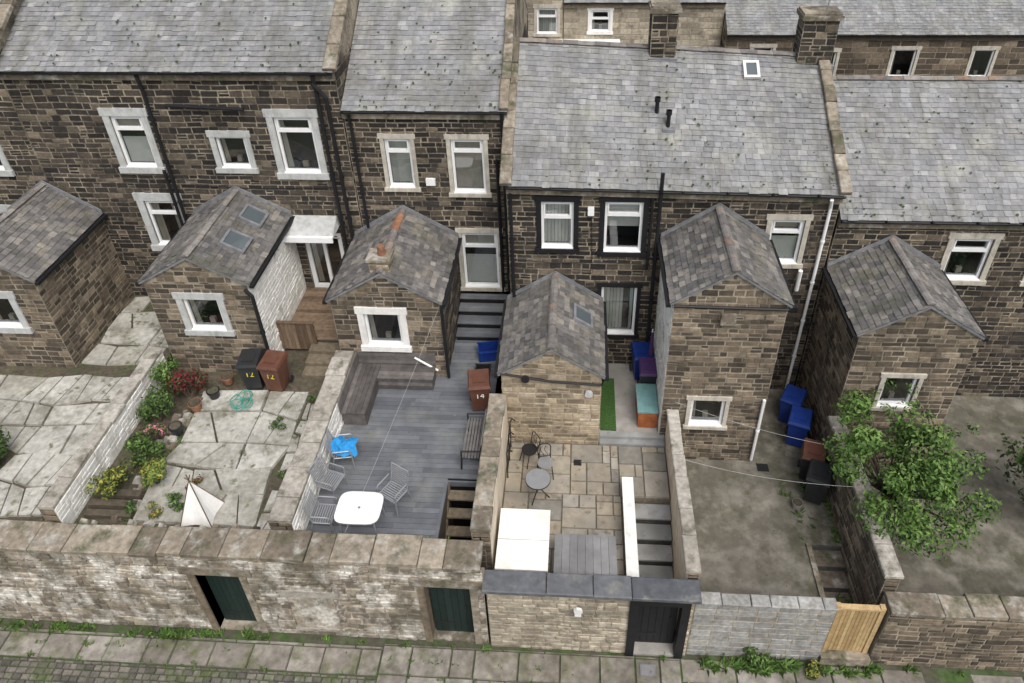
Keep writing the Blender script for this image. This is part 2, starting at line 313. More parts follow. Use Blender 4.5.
# ---------------------------------------------------------------- HOUSES
def house(name,x0,x1,y,zb,ze,yr,zr,wins,seed,stone=m_dark,mort=m_darkmort,left=True,right=True,yback=None,ridge_tiles=True,slm=m_slate,coarse=False,eaves=.16,te=0,tr=0):
    par=root(name,((x0+x1)/2,y,zb));mb=MB()
    hs=[(w[0]-x0,w[1]-x0,w[2]-zb,w[3]-zb) for w in wins]
    wall(mb,(x0,y,zb),X,nF,x1-x0,ze-te-zb,hs,stone,mort,seed=seed,**(dict(ch=(.22,.3),sl=(.4,.9)) if coarse else {}))
    yb=yback or 2*yr-y
    for xx,nx,fl in((x0,-1,left),(x1,1,right)):
        if fl:
            if nx<0: wall(mb,(xx,yb,zb),(0,-1,0),(nx,0,0),yb-y,ze-te-zb,(),stone,mort,seed=seed+3,ch=(.18,.26),sl=(.3,.7))
            else: wall(mb,(xx,y,zb),(0,1,0),(nx,0,0),yb-y,ze-te-zb,(),stone,mort,seed=seed+3,ch=(.18,.26),sl=(.3,.7))
        sg=1 if nx<0 else -1
        mb.poly([(xx,y,ze-te),(xx,yb,ze-te),(xx,yb,ze+sg*te),(xx,yr,zr+sg*tr),(xx,y,ze+sg*te)],mort)
    mb.poly([(x0,yb,zb),(x1,yb,zb),(x1,yb,ze),(x0,yb,ze)],mort)
    mb.obj('walls',par)
    s=(zr-ze)/(yr-y);r=MB();zl=ze+te+.06-s*eaves;zq=ze-te+.06-s*eaves
    slates(r,(x0,y-eaves,zl),(x1,y-eaves,zq),(x0,yr,zr+tr+.06),(x1,yr,zr-tr+.06),slm,seed=seed)
    slates(r,(x1,yb+eaves,zq),(x0,yb+eaves,zl),(x1,yr,zr-tr+.06),(x0,yr,zr+tr+.06),slm,w=.5,row=.4,seed=seed)
    if ridge_tiles: ridge(r,(x0,yr,zr+tr+.1),(x1,yr,zr-tr+.1))
    r.obj('roof',par)
    t=MB();c=.14
    t.hexa([(x0,y-.12,zl-c-.1),(x1,y-.12,zq-c-.1),(x1,y-.002,zq-c-.1),(x0,y-.002,zl-c-.1),(x0,y-.12,zl-.02),(x1,y-.12,zq-.02),(x1,y-.002,zq+.02),(x0,y-.002,zl+.02)],m_cop if not coarse else m_mid);t.obj('eaves_course',par)
    gutter(par,x0,x1,y-eaves-.04,zl,zq)
    for w in wins:
        window(par,(w[0],y,w[2]),X,nF,w[1]-w[0],w[3]-w[2],**w[4])
    return par
def skylight(par,c,su,sv,N,w,h,fmat=m_lead,name='skylight'):
    c=V(c);su=V(su).normalized();sv=V(sv).normalized();N=V(N).normalized();mb=MB()
    o=c-su*w/2-sv*h/2
    for a,b,c2,d in((0,w,0,.07),(0,w,h-.07,h),(0,.07,.07,h-.07),(w-.07,w,.07,h-.07)):
        mb.ob(o+su*a+sv*c2,su*(b-a),sv*(d-c2),N*.09,fmat)
    mb.poly([o+su*.07+sv*.07+N*.06,o+su*(w-.07)+sv*.07+N*.06,o+su*(w-.07)+sv*(h-.07)+N*.06,o+su*.07+sv*(h-.07)+N*.06],m_skyl)
    mb.obj(name,par)
def chimney(par,x,y,z0,z1,w=.95,d=.55,pots=3,mat=m_dark,name='chimney_stack'):
    mb=MB()
    for O,U,N,W in(((x-w/2,y-d/2,z0),X,nF,w),((x+w/2,y-d/2,z0),(0,1,0),(1,0,0),d),((x-w/2,y+d/2,z0),(0,-1,0),(-1,0,0),d),((x+w/2,y+d/2,z0),(-1,0,0),(0,1,0),w)):
        wall(mb,O,U,N,W,z1-z0,(),mat,m_darkmort,seed=int(x*10+z0*7),sl=(.2,.4))
    mb.box(x-w/2-.07,x+w/2+.07,y-d/2-.07,y+d/2+.07,z1,z1+.12,m_cop,0);mb.box(x-w/2-.03,x+w/2+.03,y-d/2-.03,y+d/2+.03,z1+.12,z1+.18,m_darkmort)
    for i in range(pots):
        px=x+(i-(pots-1)/2)*w/max(1,pots)*1.0
        mb.cyl((px,y,z1+.17),(px,y,z1+.55),.12,m_terra,12,.095);mb.cyl((px,y,z1+.5),(px,y,z1+.58),.12,m_terra,12)
    mb.box(x-w/2-.05,x+w/2+.05,y-d/2-.12,y+d/2+.12,z0-.05,z0+.25,m_lead)
    mb.obj(name,par)
W=lambda a,b,c,d,**k:(a,b,c,d,k)
hA=house('terraced_stone_house',-13.4,-4.42,9.12,2.6,10.12,13.2,12.6,[
 W(-8.07,-7.24,7.26,8.2,sur=m_greysur,sw=.15),
 W(-6.32,-5.28,7.12,8.8,sur=m_greysur,sw=.18,transom=.42),
 W(-10.85,-9.95,7.25,8.8,sur=m_greysur,sw=.18,transom=.4,blind='net'),
 W(-10.75,-9.8,4.6,6.15,sur=m_greysur,sw=.2,transom=.45,blind='curt'),
 W(-6.25,-5.1,3.05,5.1,mull=(.575,),fr=.13,sill=False,name='french_door')],11)
hA2=house('terraced_stone_house',-24,-13.42,9.12,2.6,10.5,13.2,12.95,[
 W(-15.6,-14.5,7.1,8.7,sur=m_greysur,sw=.18,transom=.4),W(-18.6,-17.6,7.1,8.7,sur=m_greysur,sw=.18,transom=.4),W(-15.6,-14.5,4.0,5.7,sur=m_greysur,sw=.18,transom=.4,blind='curt')],12)
hB=house('terraced_stone_house',-4.38,-.02,9.12,2.4,9.08,13.2,11.55,[
 W(-3.4,-2.68,6.7,8.2,sur=m_creamsur,sw=.11,transom=.4,blind='vert'),
 W(-1.6,-.7,6.55,8.2,sur=m_creamsur,sw=.11,transom=.38,blind='full'),
 W(-1.52,-.46,3.25,5.22,sur=m_creamsur,sw=.12,transom=.5,blind='net',name='back_door_window')],13)
hC=house('terraced_stone_house',0.02,8.36,7.6,.7,7.68,11.3,9.85,[
 W(.9,1.74,5.78,7.22,sur=m_blackp,sw=.13,transom=.5,blind='vert'),
 W(2.54,3.52,5.7,7.24,sur=m_blackp,sw=.13,transom=.42,blind='roll'),
 W(2.54,3.52,2.82,4.52,sur=m_blackp,sw=.1,blind='vertgap'),
 W(6.78,7.62,5.42,6.78,sur=m_creamsur,sw=.12,transom=.4,blind='net')],14,te=.07,tr=.22)
hE=house('terraced_stone_house',8.42,16,7.6,.5,6.9,11.3,9.0,[
 W(11.4,12.4,5.0,6.3,sur=m_creamsur,transom=.4),W(13.6,14.6,5.0,6.3,sur=m_creamsur,transom=.4,blind='net'),W(11.6,12.6,1.9,3.4,sur=m_creamsur,transom=.4)],15)
hE2=house('terraced_stone_house',16.02,24,7.6,.5,6.5,11.3,8.6,[W(19,20,4.6,5.9,sur=m_creamsur,transom=.4)],16)
def verge(par,x,w,y0,z0,y1,z1,h=.13):
    mb=MB();coping(mb,(x,y0,z0),(x,y1,z1),(w,0,0),h,m_cop,.7);mb.obj('verge_coping',par)
verge(hC,-.12,.3,7.44,7.72,11.3,10.14);verge(hC,8.22,.28,7.44,7.58,11.3,9.7,.15)
verge(hB,-.22,.24,8.98,9.06,13.2,11.6,.14);verge(hB,-4.66,.34,8.98,10.1,13.2,12.66)
verge(hE,15.85,.3,7.44,6.88,11.3,9.05);verge(hA,-13.6,.34,8.98,10.48,13.2,13.0)
chimney(hC,4.05,11.3,9.5,10.95,.68,.6,0);chimney(hC,8.1,11.3,9.3,10.75,.9,.6,0);chimney(hB,-.05,13.2,11.1,12.6,.9,.55,3)
chimney(hA,-4.6,13.2,12.2,13.8,.9,.6,3)
mb=MB()
for x,y in((3.85,9.45),(4.13,9.1)):
    z=7.68+(y-7.6)*.585;mb.cyl((x,y,z),(x,y,z+.5),.055,m_blackp,10);mb.cyl((x,y,z+.38),(x,y,z+.5),.08,m_blackp,10)
mb.box(3.98,4.3,8.9,9.15,8.5,8.6,m_lead);mb.obj('roof_vent_pipes',hC)
sC=(9.85-7.68)/3.7
skylight(hC,(6.4,10.7,7.68+.0+sC*3.1),(1,0,0),(0,1,sC),(0,-sC,1),.42,.55,m_whitesur)
mb=MB();mb.box(2.1,2.26,7.47,7.59,6.86,7.08,m_pvc);mb.obj('alarm_box',hC)
mb=MB();mb.box(-2.36,-2.1,9.02,9.11,6.8,7.0,m_pvc);mb.obj('flue_vent',hB)
pipe(hC,[(3.9,7.42,8.15),(3.9,7.42,1.7)],r=.05)
pipe(hC,[(3.9,7.46,5.0),(4.05,7.46,4.8)],r=.04)
pipe(hC,[(8.05,7.36,7.5),(8.12,7.5,7.2),(8.12,7.5,.9)],m_pvc,.045)
pipe(hC,[(7.75,7.5,4.6),(7.72,7.42,5.3)],m_pvc,.06,'vent_pipe')
pipe(hC,[(.12,7.5,7.5),(.12,7.5,1.6)],r=.045)
pipe(hC,[(3.72,7.5,7.4),(3.72,7.5,5.2)],r=.035,name='waste_pipe')
pipe(hB,[(-.16,8.93,9.0),(-.16,9.02,8.7),(-.16,9.02,2.5)],r=.055);pipe(hB,[(-.36,9.05,7.6),(-.36,9.05,2.9)],r=.045)
pipe(hB,[(-4.2,8.95,8.9),(-4.2,9.03,8.6),(-4.2,9.03,5.4)],r=.045)
pipe(hA,[(-4.95,8.93,10.0),(-4.95,9.0,9.6),(-4.95,9.0,2.9)],r=.055);pipe(hA,[(-5.0,8.95,9.8),(-4.7,8.95,9.4),(-4.7,9.0,2.9)],r=.055)
pipe(hA,[(-9.6,8.95,10.0),(-9.6,9.02,9.6),(-9.6,9.02,4.9)],r=.05);pipe(hA,[(-9.1,9.0,9.15),(-7.0,9.0,9.05)],r=.05,name='waste_pipe')
pipe(hA,[(-9.75,9.0,7.2),(-9.75,9.0,5.0)],r=.045)
mb=MB();mb.tube([(0.2,7.55,5.4),(1.2,7.55,5.3),(2.3,7.55,5.36),(3.8,7.55,5.3)],.012,m_blackp);mb.tube([(2.2,7.55,6.9),(2.25,7.55,5.35)],.01,m_blackp);mb.obj('cable',hC)
mb=MB();mb.tube([(-4.2,9.07,6.2),(-2.3,9.07,6.1),(-.3,9.07,6.2)],.012,m_blackp);mb.obj('cable',hB)
mb=MB();mb.tube([(-9.4,9.07,6.7),(-7.3,9.07,6.6),(-5.1,9.07,6.68)],.014,m_blackp);mb.obj('cable',hA)
mb=MB();
mb.box(-6.5,-5.05,8.35,9.1,5.42,5.47,m_pvc);mb.box(-6.5,-5.05,8.3,8.35,5.3,5.47,m_pvc)
mb.hexa([(-6.5,8.4,5.47),(-5.05,8.4,5.47),(-5.05,9.1,5.47),(-6.5,9.1,5.47),(-6.45,8.5,5.55),(-5.1,8.5,5.55),(-5.1,9.1,5.72),(-6.45,9.1,5.72)],m_greysur)
for x in(-6.4,-5.15): mb.tube([(x,9.08,4.95),(x,8.45,5.4)],.025,m_pvc)
mb.obj('door_canopy',hA)
# ---------------------------------------------------------------- OUTBUILDINGS
def annex(x0,x1,y0,y1,zb,ze,zr,wins,stone,mort,seed,lm=None,rm=None,slm=m_slateold,front=None):
    par=root('stone_outbuilding',((x0+x1)/2,(y0+y1)/2,zb));xm=(x0+x1)/2;mb=MB();w=x1-x0
    fs,fmn=front or (stone,mort)
    wall(mb,(x0,y0,zb),X,nF,w,ze-zb,[(q[0]-x0,q[1]-x0,q[2]-zb,q[3]-zb) for q in wins],fs,fmn,seed=seed)
    hh=zr-ze
    mb.poly([(x0,y0,ze),(x1,y0,ze),(xm,y0,zr)],fmn)
    wall(mb,(x0,y0,ze),X,nF,w,hh-.05,(),fs,fmn,seed=seed+1,clip=lambda v:(min(w/2,v/hh*w/2)+.02,max(w/2,w-v/hh*w/2)-.02))
    l=lm or(stone,mort);r=rm or(stone,mort);D=y1-y0
    wall(mb,(x0,y1,zb),(0,-1,0),(-1,0,0),D,ze-zb,(),l[0],l[1],seed=seed+2)
    wall(mb,(x1,y0,zb),(0,1,0),(1,0,0),D,ze-zb,(),r[0],r[1],seed=seed+4)
    mb.obj('walls',par)
    R=MB();s=hh/(w/2);o=.09;yo=y0-.06
    slates(R,(x0-o,yo,ze+.05-s*o),(x0-o,y1,ze+.05-s*o),(xm,yo,zr+.05),(xm,y1,zr+.05),slm,w=.22,row=.155,seed=seed)
    slates(R,(x1+o,y1,ze+.05-s*o),(x1+o,yo,ze+.05-s*o),(xm,y1,zr+.05),(xm,yo,zr+.05),slm,w=.22,row=.155,seed=seed+1)
    ridge(R,(xm,yo,zr+.1),(xm,y1,zr+.1),r=.09)
    for sx,xe in((-1,x0-o),(1,x1+o)):
        R.hexa([(xe,yo,ze-.02-s*o),(xm,yo,zr-.02),(xm,y0,zr-.02),(xe,y0,ze-.02-s*o),(xe,yo,ze+.045-s*o),(xm,yo,zr+.045),(xm,y0,zr+.045),(xe,y0,ze+.045-s*o)],m_lead)
    R.obj('roof',par)
    for xe in(x0-o-.04,x1+o+.04):
        g=MB();g.box(xe-.055,xe+.055,yo,y1,ze-s*o-.06,ze-s*o+.02,m_blackp);g.obj('gutter',par)
    f=MB();
    for a,b in((x0-o,xm),(x1+o,xm)):
        za=ze+.05-s*o
        f.hexa([(a,y1-.06,za+.02),(b,y1-.06,zr+.07),(b,y1-.03,zr+.07),(a,y1-.03,za+.02),(a,y1-.06,za+.14),(b,y1-.06,zr+.2),(b,y1-.03,zr+.2),(a,y1-.03,za+.14)],m_lead)
    f.obj('flashing',par)
    for q in wins: window(par,(q[0],y0,q[2]),X,nF,q[1]-q[0],q[3]-q[2],**q[4])
    return par,s
a1,s1=annex(-9.23,-6.5,5.79,9.1,2.6,5.74,6.5,[W(-8.35,-7.4,4.18,5.22,sur=m_greysur,sw=.16)],m_mid,m_midmort,21,rm=(m_white,m_white))
a2,s2=annex(-4.55,-1.68,6.04,9.1,2.4,5.08,5.95,[W(-3.72,-2.76,3.56,4.66,sur=m_whitesur,sw=.17)],m_mid,m_midmort,31,rm=(m_dark,m_darkmort))
a3,s3=annex(0.02,2.5,4.61,7.58,1.5,4.03,4.85,[],m_buff,m_buffmort,41)
a4,s4=annex(4.1,6.69,4.85,7.58,.75,6.2,7.08,[W(4.82,5.68,2.15,3.08,sur=m_creamsur,sw=.1)],m_mid,m_midmort,51,lm=(m_white,m_washmort))
a5,s5=annex(8.5,11.2,4.9,7.58,.5,5.35,6.2,[W(9.4,10.2,3.0,4.0,sur=m_creamsur,sw=.1)],m_mid,m_midmort,61)
a6,s6=annex(-14.9,-12.2,5.79,9.1,2.6,5.7,6.6,[W(-14.0,-13.1,4.1,5.1,sur=m_greysur,sw=.18)],m_mid,m_midmort,71)
for dy in(7.0,8.25): skylight(a1,(-7.15,dy,5.74+.07+s1*.65),(0,1,0),(-1,0,s1),(s1,0,1),.7,.66,name='skylight')
skylight(a3,(2.0,6.35,4.03+.07+s3*.5),(0,1,0),(-1,0,s3),(s3,0,1),.62,.6)
mb=MB();
for O,U,N,w_ in(((-3.4,6.2,5.6),X,nF,.5),((-2.9,6.2,5.6),(0,1,0),(1,0,0),.45),((-3.4,6.65,5.6),(0,-1,0),(-1,0,0),.45)): wall(mb,O,U,N,w_,.6,(),m_buff,m_buffmort,seed=3,sl=(.15,.3))
mb.box(-3.46,-2.84,6.14,6.71,6.2,6.27,m_cop);mb.cyl((-3.1,6.45,6.25),(-3.1,6.45,6.52),.11,m_terra,12,.09);mb.obj('chimney_stub',a2)
mb=MB();ridge(mb,(-3.115,7.9,6.07),(-3.115,8.7,6.07),m_terra,r=.1);mb.obj('terracotta_ridge_tiles',a2)
mb=MB();mb.box(5.2,5.55,4.74,4.84,5.62,5.92,m_cop);mb.obj('vent_stone',a4)
pipe(a4,[(6.6,4.76,3.2),(6.6,4.76,.95)],m_pvc,.04);
mb=MB();mb.tube([(4.1,4.8,6.12),(6.69,4.8,6.08)],.035,m_blackp);mb.obj('cable',a4)
mb=MB();mb.tube([(0.0,4.56,4.05),(1.3,4.56,3.82),(2.5,4.56,3.75),(2.56,4.8,3.7)],.03,m_blackp);mb.obj('cable',a3)
mb=MB();mb.cyl((.62,4.58,3.9),(.62,4.5,3.9),.1,m_blackp,12);mb.cyl((2.2,4.58,3.45),(2.2,4.5,3.45),.1,m_greysur,12);mb.obj('wall_lamp',a3)
pipe(a2,[(-1.62,5.96,4.95),(-1.62,5.96,2.5)]);pipe(a2,[(-2.5,5.95,3.2),(-1.9,5.95,2.75)],m_pvc,.03,'waste_pipe')
pipe(a1,[(-6.55,5.7,5.6),(-6.4,5.7,5.4),(-6.4,5.7,2.8)],r=.05)
# ---------------------------------------------------------------- paving helpers
def setts(mb,x0,x1,y0,y1,z,w,d,mat,gap=.02,h=.04,var=.3,seed=1,dirx=True,jz=.006,skip=0):
    R=random.Random(seed);y=y0
    while y<y1-.03:
        dd=d*R.uniform(1-var*.5,1+var*.5)
        if y+dd>y1-.05: dd=y1-y
        x=x0-(R.random()*w*.5)
        while x<x1-.02:
            ww=w*R.uniform(1-var,1+var)
            if x1-(x+ww)<w*.3: ww=x1-x
            xa=max(x,x0)
            if R.random()>=skip and x+ww-xa>.04:
                j=lambda:R.uniform(-gap*.25,gap*.25)
                zz=z+h+R.uniform(-jz,jz);e=min(.01,gap*.5);a,b,c,f=xa+gap/2,x+ww-gap/2,y+gap/2,y+dd-gap/2
                tl=R.uniform(-jz,jz)
                mb.hexa([(a+j(),c+j(),z),(b+j(),c+j(),z),(b+j(),f+j(),z),(a+j(),f+j(),z),(a+e,c+e,zz),(b-e,c+e,zz+tl),(b-e,f-e,zz+tl),(a+e,f-e,zz)],mat,R.random())
            x+=ww
        y+=dd
def randpave(mb,x0,x1,y0,y1,z,mat,seed,u=.2,gap=.022,h=.05):
    "random-pattern flags packed on a small module"
    R=random.Random(seed);nx=max(1,round((x1-x0)/u));ny=max(1,round((y1-y0)/u));ux=(x1-x0)/nx;uy=(y1-y0)/ny;occ=set()
    for j in range(ny):
        for i in range(nx):
            if (i,j) in occ: continue
            for w,d in R.sample([(3,3),(3,2),(2,3),(2,2),(4,3),(3,4)],6)+[(2,1),(1,2),(1,1)]:
                if i+w<=nx and j+d<=ny and not any((i+a,j+b) in occ for a in range(w) for b in range(d)): break
            for a in range(w):
                for b in range(d): occ.add((i+a,j+b))
            a,b,c,f=x0+i*ux+gap/2,x0+(i+w)*ux-gap/2,y0+j*uy+gap/2,y0+(j+d)*uy-gap/2;q=lambda:R.uniform(-.005,.005);zz=z+h+R.uniform(-.003,.003);e=.008
            mb.hexa([(a+q(),c+q(),z),(b+q(),c+q(),z),(b+q(),f+q(),z),(a+q(),f+q(),z),(a+e,c+e,zz),(b-e,c+e,zz),(b-e,f-e,zz+q()),(a+e,f-e,zz+q())],mat,R.random())
def crazy(mb,x0,x1,y0,y1,z,nx,ny,jit,mat,h,gap,seed,skip=0,merge=.35):
    R=random.Random(seed);G={}
    for i in range(nx+1):
        for j in range(ny+1):
            G[i,j]=V((x0+(x1-x0)*i/nx+R.uniform(-jit,jit)*(.5 if i in(0,nx) else 1),y0+(y1-y0)*j/ny+R.uniform(-jit,jit)*(.4 if j in(0,ny) else 1),0))
    done=set()
    for j in range(ny):
        for i in range(nx):
            if (i,j) in done: continue
            i2=i+1
            if i+1<nx and R.random()<merge: i2=i+2;done.add((i+1,j))
            if R.random()<skip: continue
            P=[G[i,j],G[i2,j],G[i2,j+1],G[i,j+1]];r=R.random();zz=z+h+R.uniform(-.015,.015);tl=R.uniform(-.012,.012)
            if R.random()<.4: parts=[P]
            else:
                a=P[0].lerp(P[1],R.uniform(.35,.65));b=P[3].lerp(P[2],R.uniform(.2,.8));parts=[[P[0],a,b,P[3]],[a,P[1],P[2],b]]
            for q in parts:
                c=sum(q,V((0,0,0)))/4
                o=[p+(c-p).normalized()*gap*R.uniform(.6,1.8) for p in q]
                mb.hexa([(p.x,p.y,z) for p in o]+[(p.x+(c.x-p.x)*.02,p.y+(c.y-p.y)*.02,zz+(tl if k in(1,2) else 0)) for k,p in enumerate(o)],mat,r)
# ---------------------------------------------------------------- LANE WALL
lw=root('lane_boundary_wall',(-8,.25,0));mb=MB()
Hs=[(-6.3,-5.3,0,2.3),(-1.28,-.3,0,2.25),(-14.4,-13.4,0,2.3)]
wall(mb,(-22,0,0),X,nF,22,2.9,[(a+22,b+22,c,d) for a,b,c,d in Hs],m_wash,m_washmort,depth=.36,seed=5,ch=(.09,.24),sl=(.14,.5),proud=(.006,.04),joint=.035,warp=.04)
wall(mb,(0.0,.6,0),(-1,0,0),(0,1,0),22,2.9,[(-b,-a,c,d) for a,b,c,d in Hs],m_mid,m_midmort,depth=.1,seed=6,ch=(.18,.26),sl=(.3,.6))
mb.obj('masonry',lw)
mb=MB();coping(mb,(-22,-.05,2.9),(-.02,-.05,2.9),(0,.69,0),.11,m_cop,.75,jit=.03);mb.obj('coping',lw)
def plankdoor(par,x0,x1,z0,z1,y,mat,name='door'):
    mb=MB();x=x0;n=max(4,int((x1-x0)/.13));w=(x1-x0)/n
    for i in range(n): mb.box(x0+i*w+.004,x0+(i+1)*w-.004,y,y+.05,z0,z1,mat)
    mb.box(x0,x1,y+.02,y+.06,z0,z1,m_blackp);mb.box(x1-.16,x1-.12,y-.03,y,z0+1.0,z0+1.12,m_iron)
    for z in(z0+.35,z1-.35): mb.box(x0+.03,x0+.5,y-.012,y,z,z+.05,m_iron)
    mb.obj(name,par)
for (a,b,c,d),mt in zip(Hs,(m_greensur,m_greensur,m_greensur)):
    plankdoor(lw,a+.04,b-.04,.06,d-.03,.2,mt)
    mb=MB();mb.box(a-.3,b+.3,-.05,-.0+.3,d,d+.26,m_cop,.4)
    mb.box(a-.16,a,-.04,.3,0,d,m_mid,.8);mb.box(b,b+.16,-.04,.3,0,d,m_cop,.8);mb.box(a,b,.0,.36,0,.06,m_cop);mb.obj('door_surround',lw)
mb=MB();
mb.box(-4.5,-3.2,-.05,.0,1.62,1.84,m_copg,.4);mb.box(-4.36,-4.2,-.048,0,.35,1.62,m_wash,.9);mb.box(-3.5,-3.34,-.048,0,.35,1.62,m_wash,.8);mb.box(-3.93,-3.77,-.046,0,.35,1.62,m_wash,.7);mb.box(-4.42,-3.28,-.06,0,.25,.35,m_copg,.3)
mb.box(-4.2,-3.93,-.042,0,.35,1.62,m_washmort);mb.box(-3.77,-3.5,-.042,0,.35,1.62,m_washmort)
mb.obj('blocked_window',lw)
cw=root('garden_wall_with_door',(2.2,.15,0));mb=MB()
wall(mb,(.06,-.06,0),X,nF,4.36,2.36,[(3.14,4.17,0,2.1)],m_cwall,m_buffmort,depth=.3,seed=8,ch=(.1,.18),sl=(.16,.44),warp=.03,proud=(.005,.03))
mb.box(.06,3.2,.24,.26,0,2.36,m_cream);mb.box(4.23,4.42,.0,.26,0,2.36,m_cream)
mb.box(3.2,4.23,-.05,.26,2.14,2.36,m_blackp);mb.obj('masonry',cw)
mb=MB();coping(mb,(-.02,-.2,2.36),(4.52,-.2,2.36),(0,.5,0),.1,m_slatecop,1.1,jit=.006);mb.obj('coping',cw)
mb=MB();mb.box(3.08,3.26,-.13,.1,0,2.22,m_blackp);mb.box(4.16,4.34,-.13,.1,0,2.22,m_blackp);mb.box(3.26,4.16,-.13,.1,2.06,2.22,m_blackp);mb.obj('door_frame',cw)
plankdoor(cw,3.26,4.16,.08,2.06,.16,m_blackp)
mb=MB();mb.box(3.22,4.2,-.1,.2,0,.07,m_path);mb.obj('threshold',cw)
mb=MB();mb.cyl((2.0,-.1,1.75),(2.0,-.16,1.75),.1,m_txt,6);mb.box(1.93,2.07,-.15,-.09,1.56,1.68,m_pvc);mb.obj('wall_light',cw)
bw=root('concrete_block_wall',(5.9,.1,0));mb=MB()
wall(mb,(4.44,-.02,0),X,nF,2.9,2.06,(),m_block,m_buffmort,ch=(.2,.22),sl=(.4,.46),seed=9,proud=(.004,.012),joint=.016,warp=.004)
wall(mb,(7.34,.2,0),(-1,0,0),(0,1,0),2.9,2.06,(),m_block,m_buffmort,ch=(.2,.22),sl=(.4,.46),seed=10,proud=(.004,.01),joint=.014,warp=.004)
mb.box(7.33,7.34,-.02,.2,0,2.06,m_block);coping(mb,(4.44,-.04,2.06),(7.36,-.04,2.06),(0,.27,0),.05,m_block,.45,jit=.005);mb.obj('blocks',bw)
gt=root('timber_gate',(7.9,.1,.2));mb=MB()
n=10;g0,g1=7.44,8.26
for i in range(n):
    a=g0+i*((g1-g0)/n);mb.box(a+.004,a+(g1-g0)/n-.004,.08,.11,.3,1.95+RG.uniform(-.01,.01),m_newwood)
for z in(.5,1.15,1.78): mb.box(g0,g1,.11,.15,z,z+.1,m_newwood)
mb.box(7.35,7.45,.05,.17,0,2.05,m_newwood);mb.box(8.25,8.35,.05,.17,0,2.05,m_newwood);mb.box(7.36,8.34,.04,.16,1.96,2.02,m_newwood);mb.obj('boards',gt)
mb=MB();mb.box(7.34,8.4,-.1,.3,0,.28,m_cop);mb.obj('step',gt)
ew=root('stone_boundary_wall',(14,.2,0));mb=MB();wall(mb,(8.4,-.02,0),X,nF,13.3,2.0,(),m_mid,m_midmort,seed=12,warp=.03)
mb.box(8.4,21.7,-.01,.4,0,2.0,m_midmort);coping(mb,(8.4,-.06,2.0),(21.7,-.06,2.0),(0,.5,0),.12,m_cop,.8,jit=.025);mb.obj('masonry',ew)
def gwall(name,x0,x1,y0,y1,zb,zt,lm,rm,cm,over=.04,ch=.1,seed=1,endm=m_midmort):
    par=root(name,((x0+x1)/2,(y0+y1)/2,zb));mb=MB();mb.box(x0+.02,x1-.02,y0,y1,zb,zt,endm)
    if isinstance(lm,tuple): wall(mb,(x0,y1,zb),(0,-1,0),(-1,0,0),y1-y0,zt-zb,(),lm[0],lm[1],seed=seed,warp=.03)
    else: mb.box(x0,x0+.02,y0+.005,y1-.005,zb,zt-.003,lm)
    if isinstance(rm,tuple): wall(mb,(x1,y0,zb),(0,1,0),(1,0,0),y1-y0,zt-zb,(),rm[0],rm[1],seed=seed+1,warp=.03)
    else: mb.box(x1-.02,x1,y0+.005,y1-.005,zb,zt-.003,rm)
    wall(mb,(x0,y0,zb),X,nF,x1-x0,zt-zb,(),m_mid,m_midmort,seed=seed+2)
    mb.obj('masonry',par);mb=MB();coping(mb,(x0-over,y0,zt),(x0-over,y1,zt),(x1-x0+2*over,0,0),ch,cm,.65,jit=.02);mb.obj('coping',par)
    return par
gwall('yard_dividing_wall',-4.66,-4.14,.64,6.0,0,3.27,(m_mid,m_midmort),(m_white,m_white),m_copg,over=.0,seed=71)
gwall('yard_dividing_wall',-.28,.12,.64,4.58,0,3.24,(m_mid,m_midmort),m_cream,m_cop,over=.02,seed=72)
gwall('yard_dividing_wall',4.26,4.5,.29,4.83,0,2.64,m_cream,(m_mid,m_midmort),m_copg,over=.03,ch=.08,seed=73)
gwall('yard_dividing_wall',8.36,8.66,.46,4.88,0,2.5,(m_mid,m_midmort),(m_mid,m_midmort),m_copg,seed=74)
gwall('yard_dividing_wall',-9.75,-9.4,.64,5.7,0,3.4,(m_mid,m_midmort),(m_white,m_white),m_copg,over=.0,seed=75)
# ---------------------------------------------------------------- GROUND
mb=MB();mb.poly([(-400,-400,-.06),(400,-400,-.06),(400,400,-.06),(-400,400,-.06)],m_ground);mb.obj('ground')
mb=MB();mb.box(-40,40,-5,.02,-.055,-.03,m_lane);mb.obj('lane')
mb=MB()
setts(mb,-30,-2.4,-.85,-.2,-.03,.75,.62,m_laneflag,.03,.04,.3,4,jz=.01)
setts(mb,-2.4,4.3,-1.5,-.12,-.03,.8,.66,m_laneflag,.03,.045,.35,5,jz=.01);setts(mb,4.3,30,-1.3,-.12,-.03,1.0,.62,m_laneflag,.03,.03,.3,6,skip=.15,jz=.01)
mb.obj('flagstone_pavement')
mb=MB();setts(mb,-30,-2.4,-3.5,-.87,-.03,.2,.13,m_sett,.02,.035,.25,7,jz=.008);setts(mb,-2.4,30,-3.5,-1.52,-.03,.2,.13,m_sett,.02,.035,.25,8,jz=.008);mb.obj('cobbled_road')
mb=MB();mb.box(3.4,3.75,-.55,-.3,.0,.03,m_lead);mb.box(3.43,3.72,-.52,-.33,.026,.034,m_greybox);mb.obj('drain_cover')
mb=MB();mb.box(-9.38,-4.66,.62,9.1,0,2.62,m_soil);mb.box(-22,-9.76,.62,9.1,0,2.62,m_soil);mb.obj('garden_soil')
mb=MB();crazy(mb,-8.05,-5.25,.95,5.0,2.62,3,5,.22,m_pale,.09,.022,9,merge=.4);crazy(mb,-5.2,-4.72,.8,4.7,2.62,1,7,.06,m_pale,.05,.04,10,skip=.25)
crazy(mb,-14.5,-10.1,.9,5.4,2.62,5,5,.25,m_pale,.07,.03,12,skip=.12)
crazy(mb,-12.1,-9.9,5.9,9.0,2.62,3,4,.15,m_pale,.05,.03,13,skip=.1)
mb.obj('broken_stone_paving')
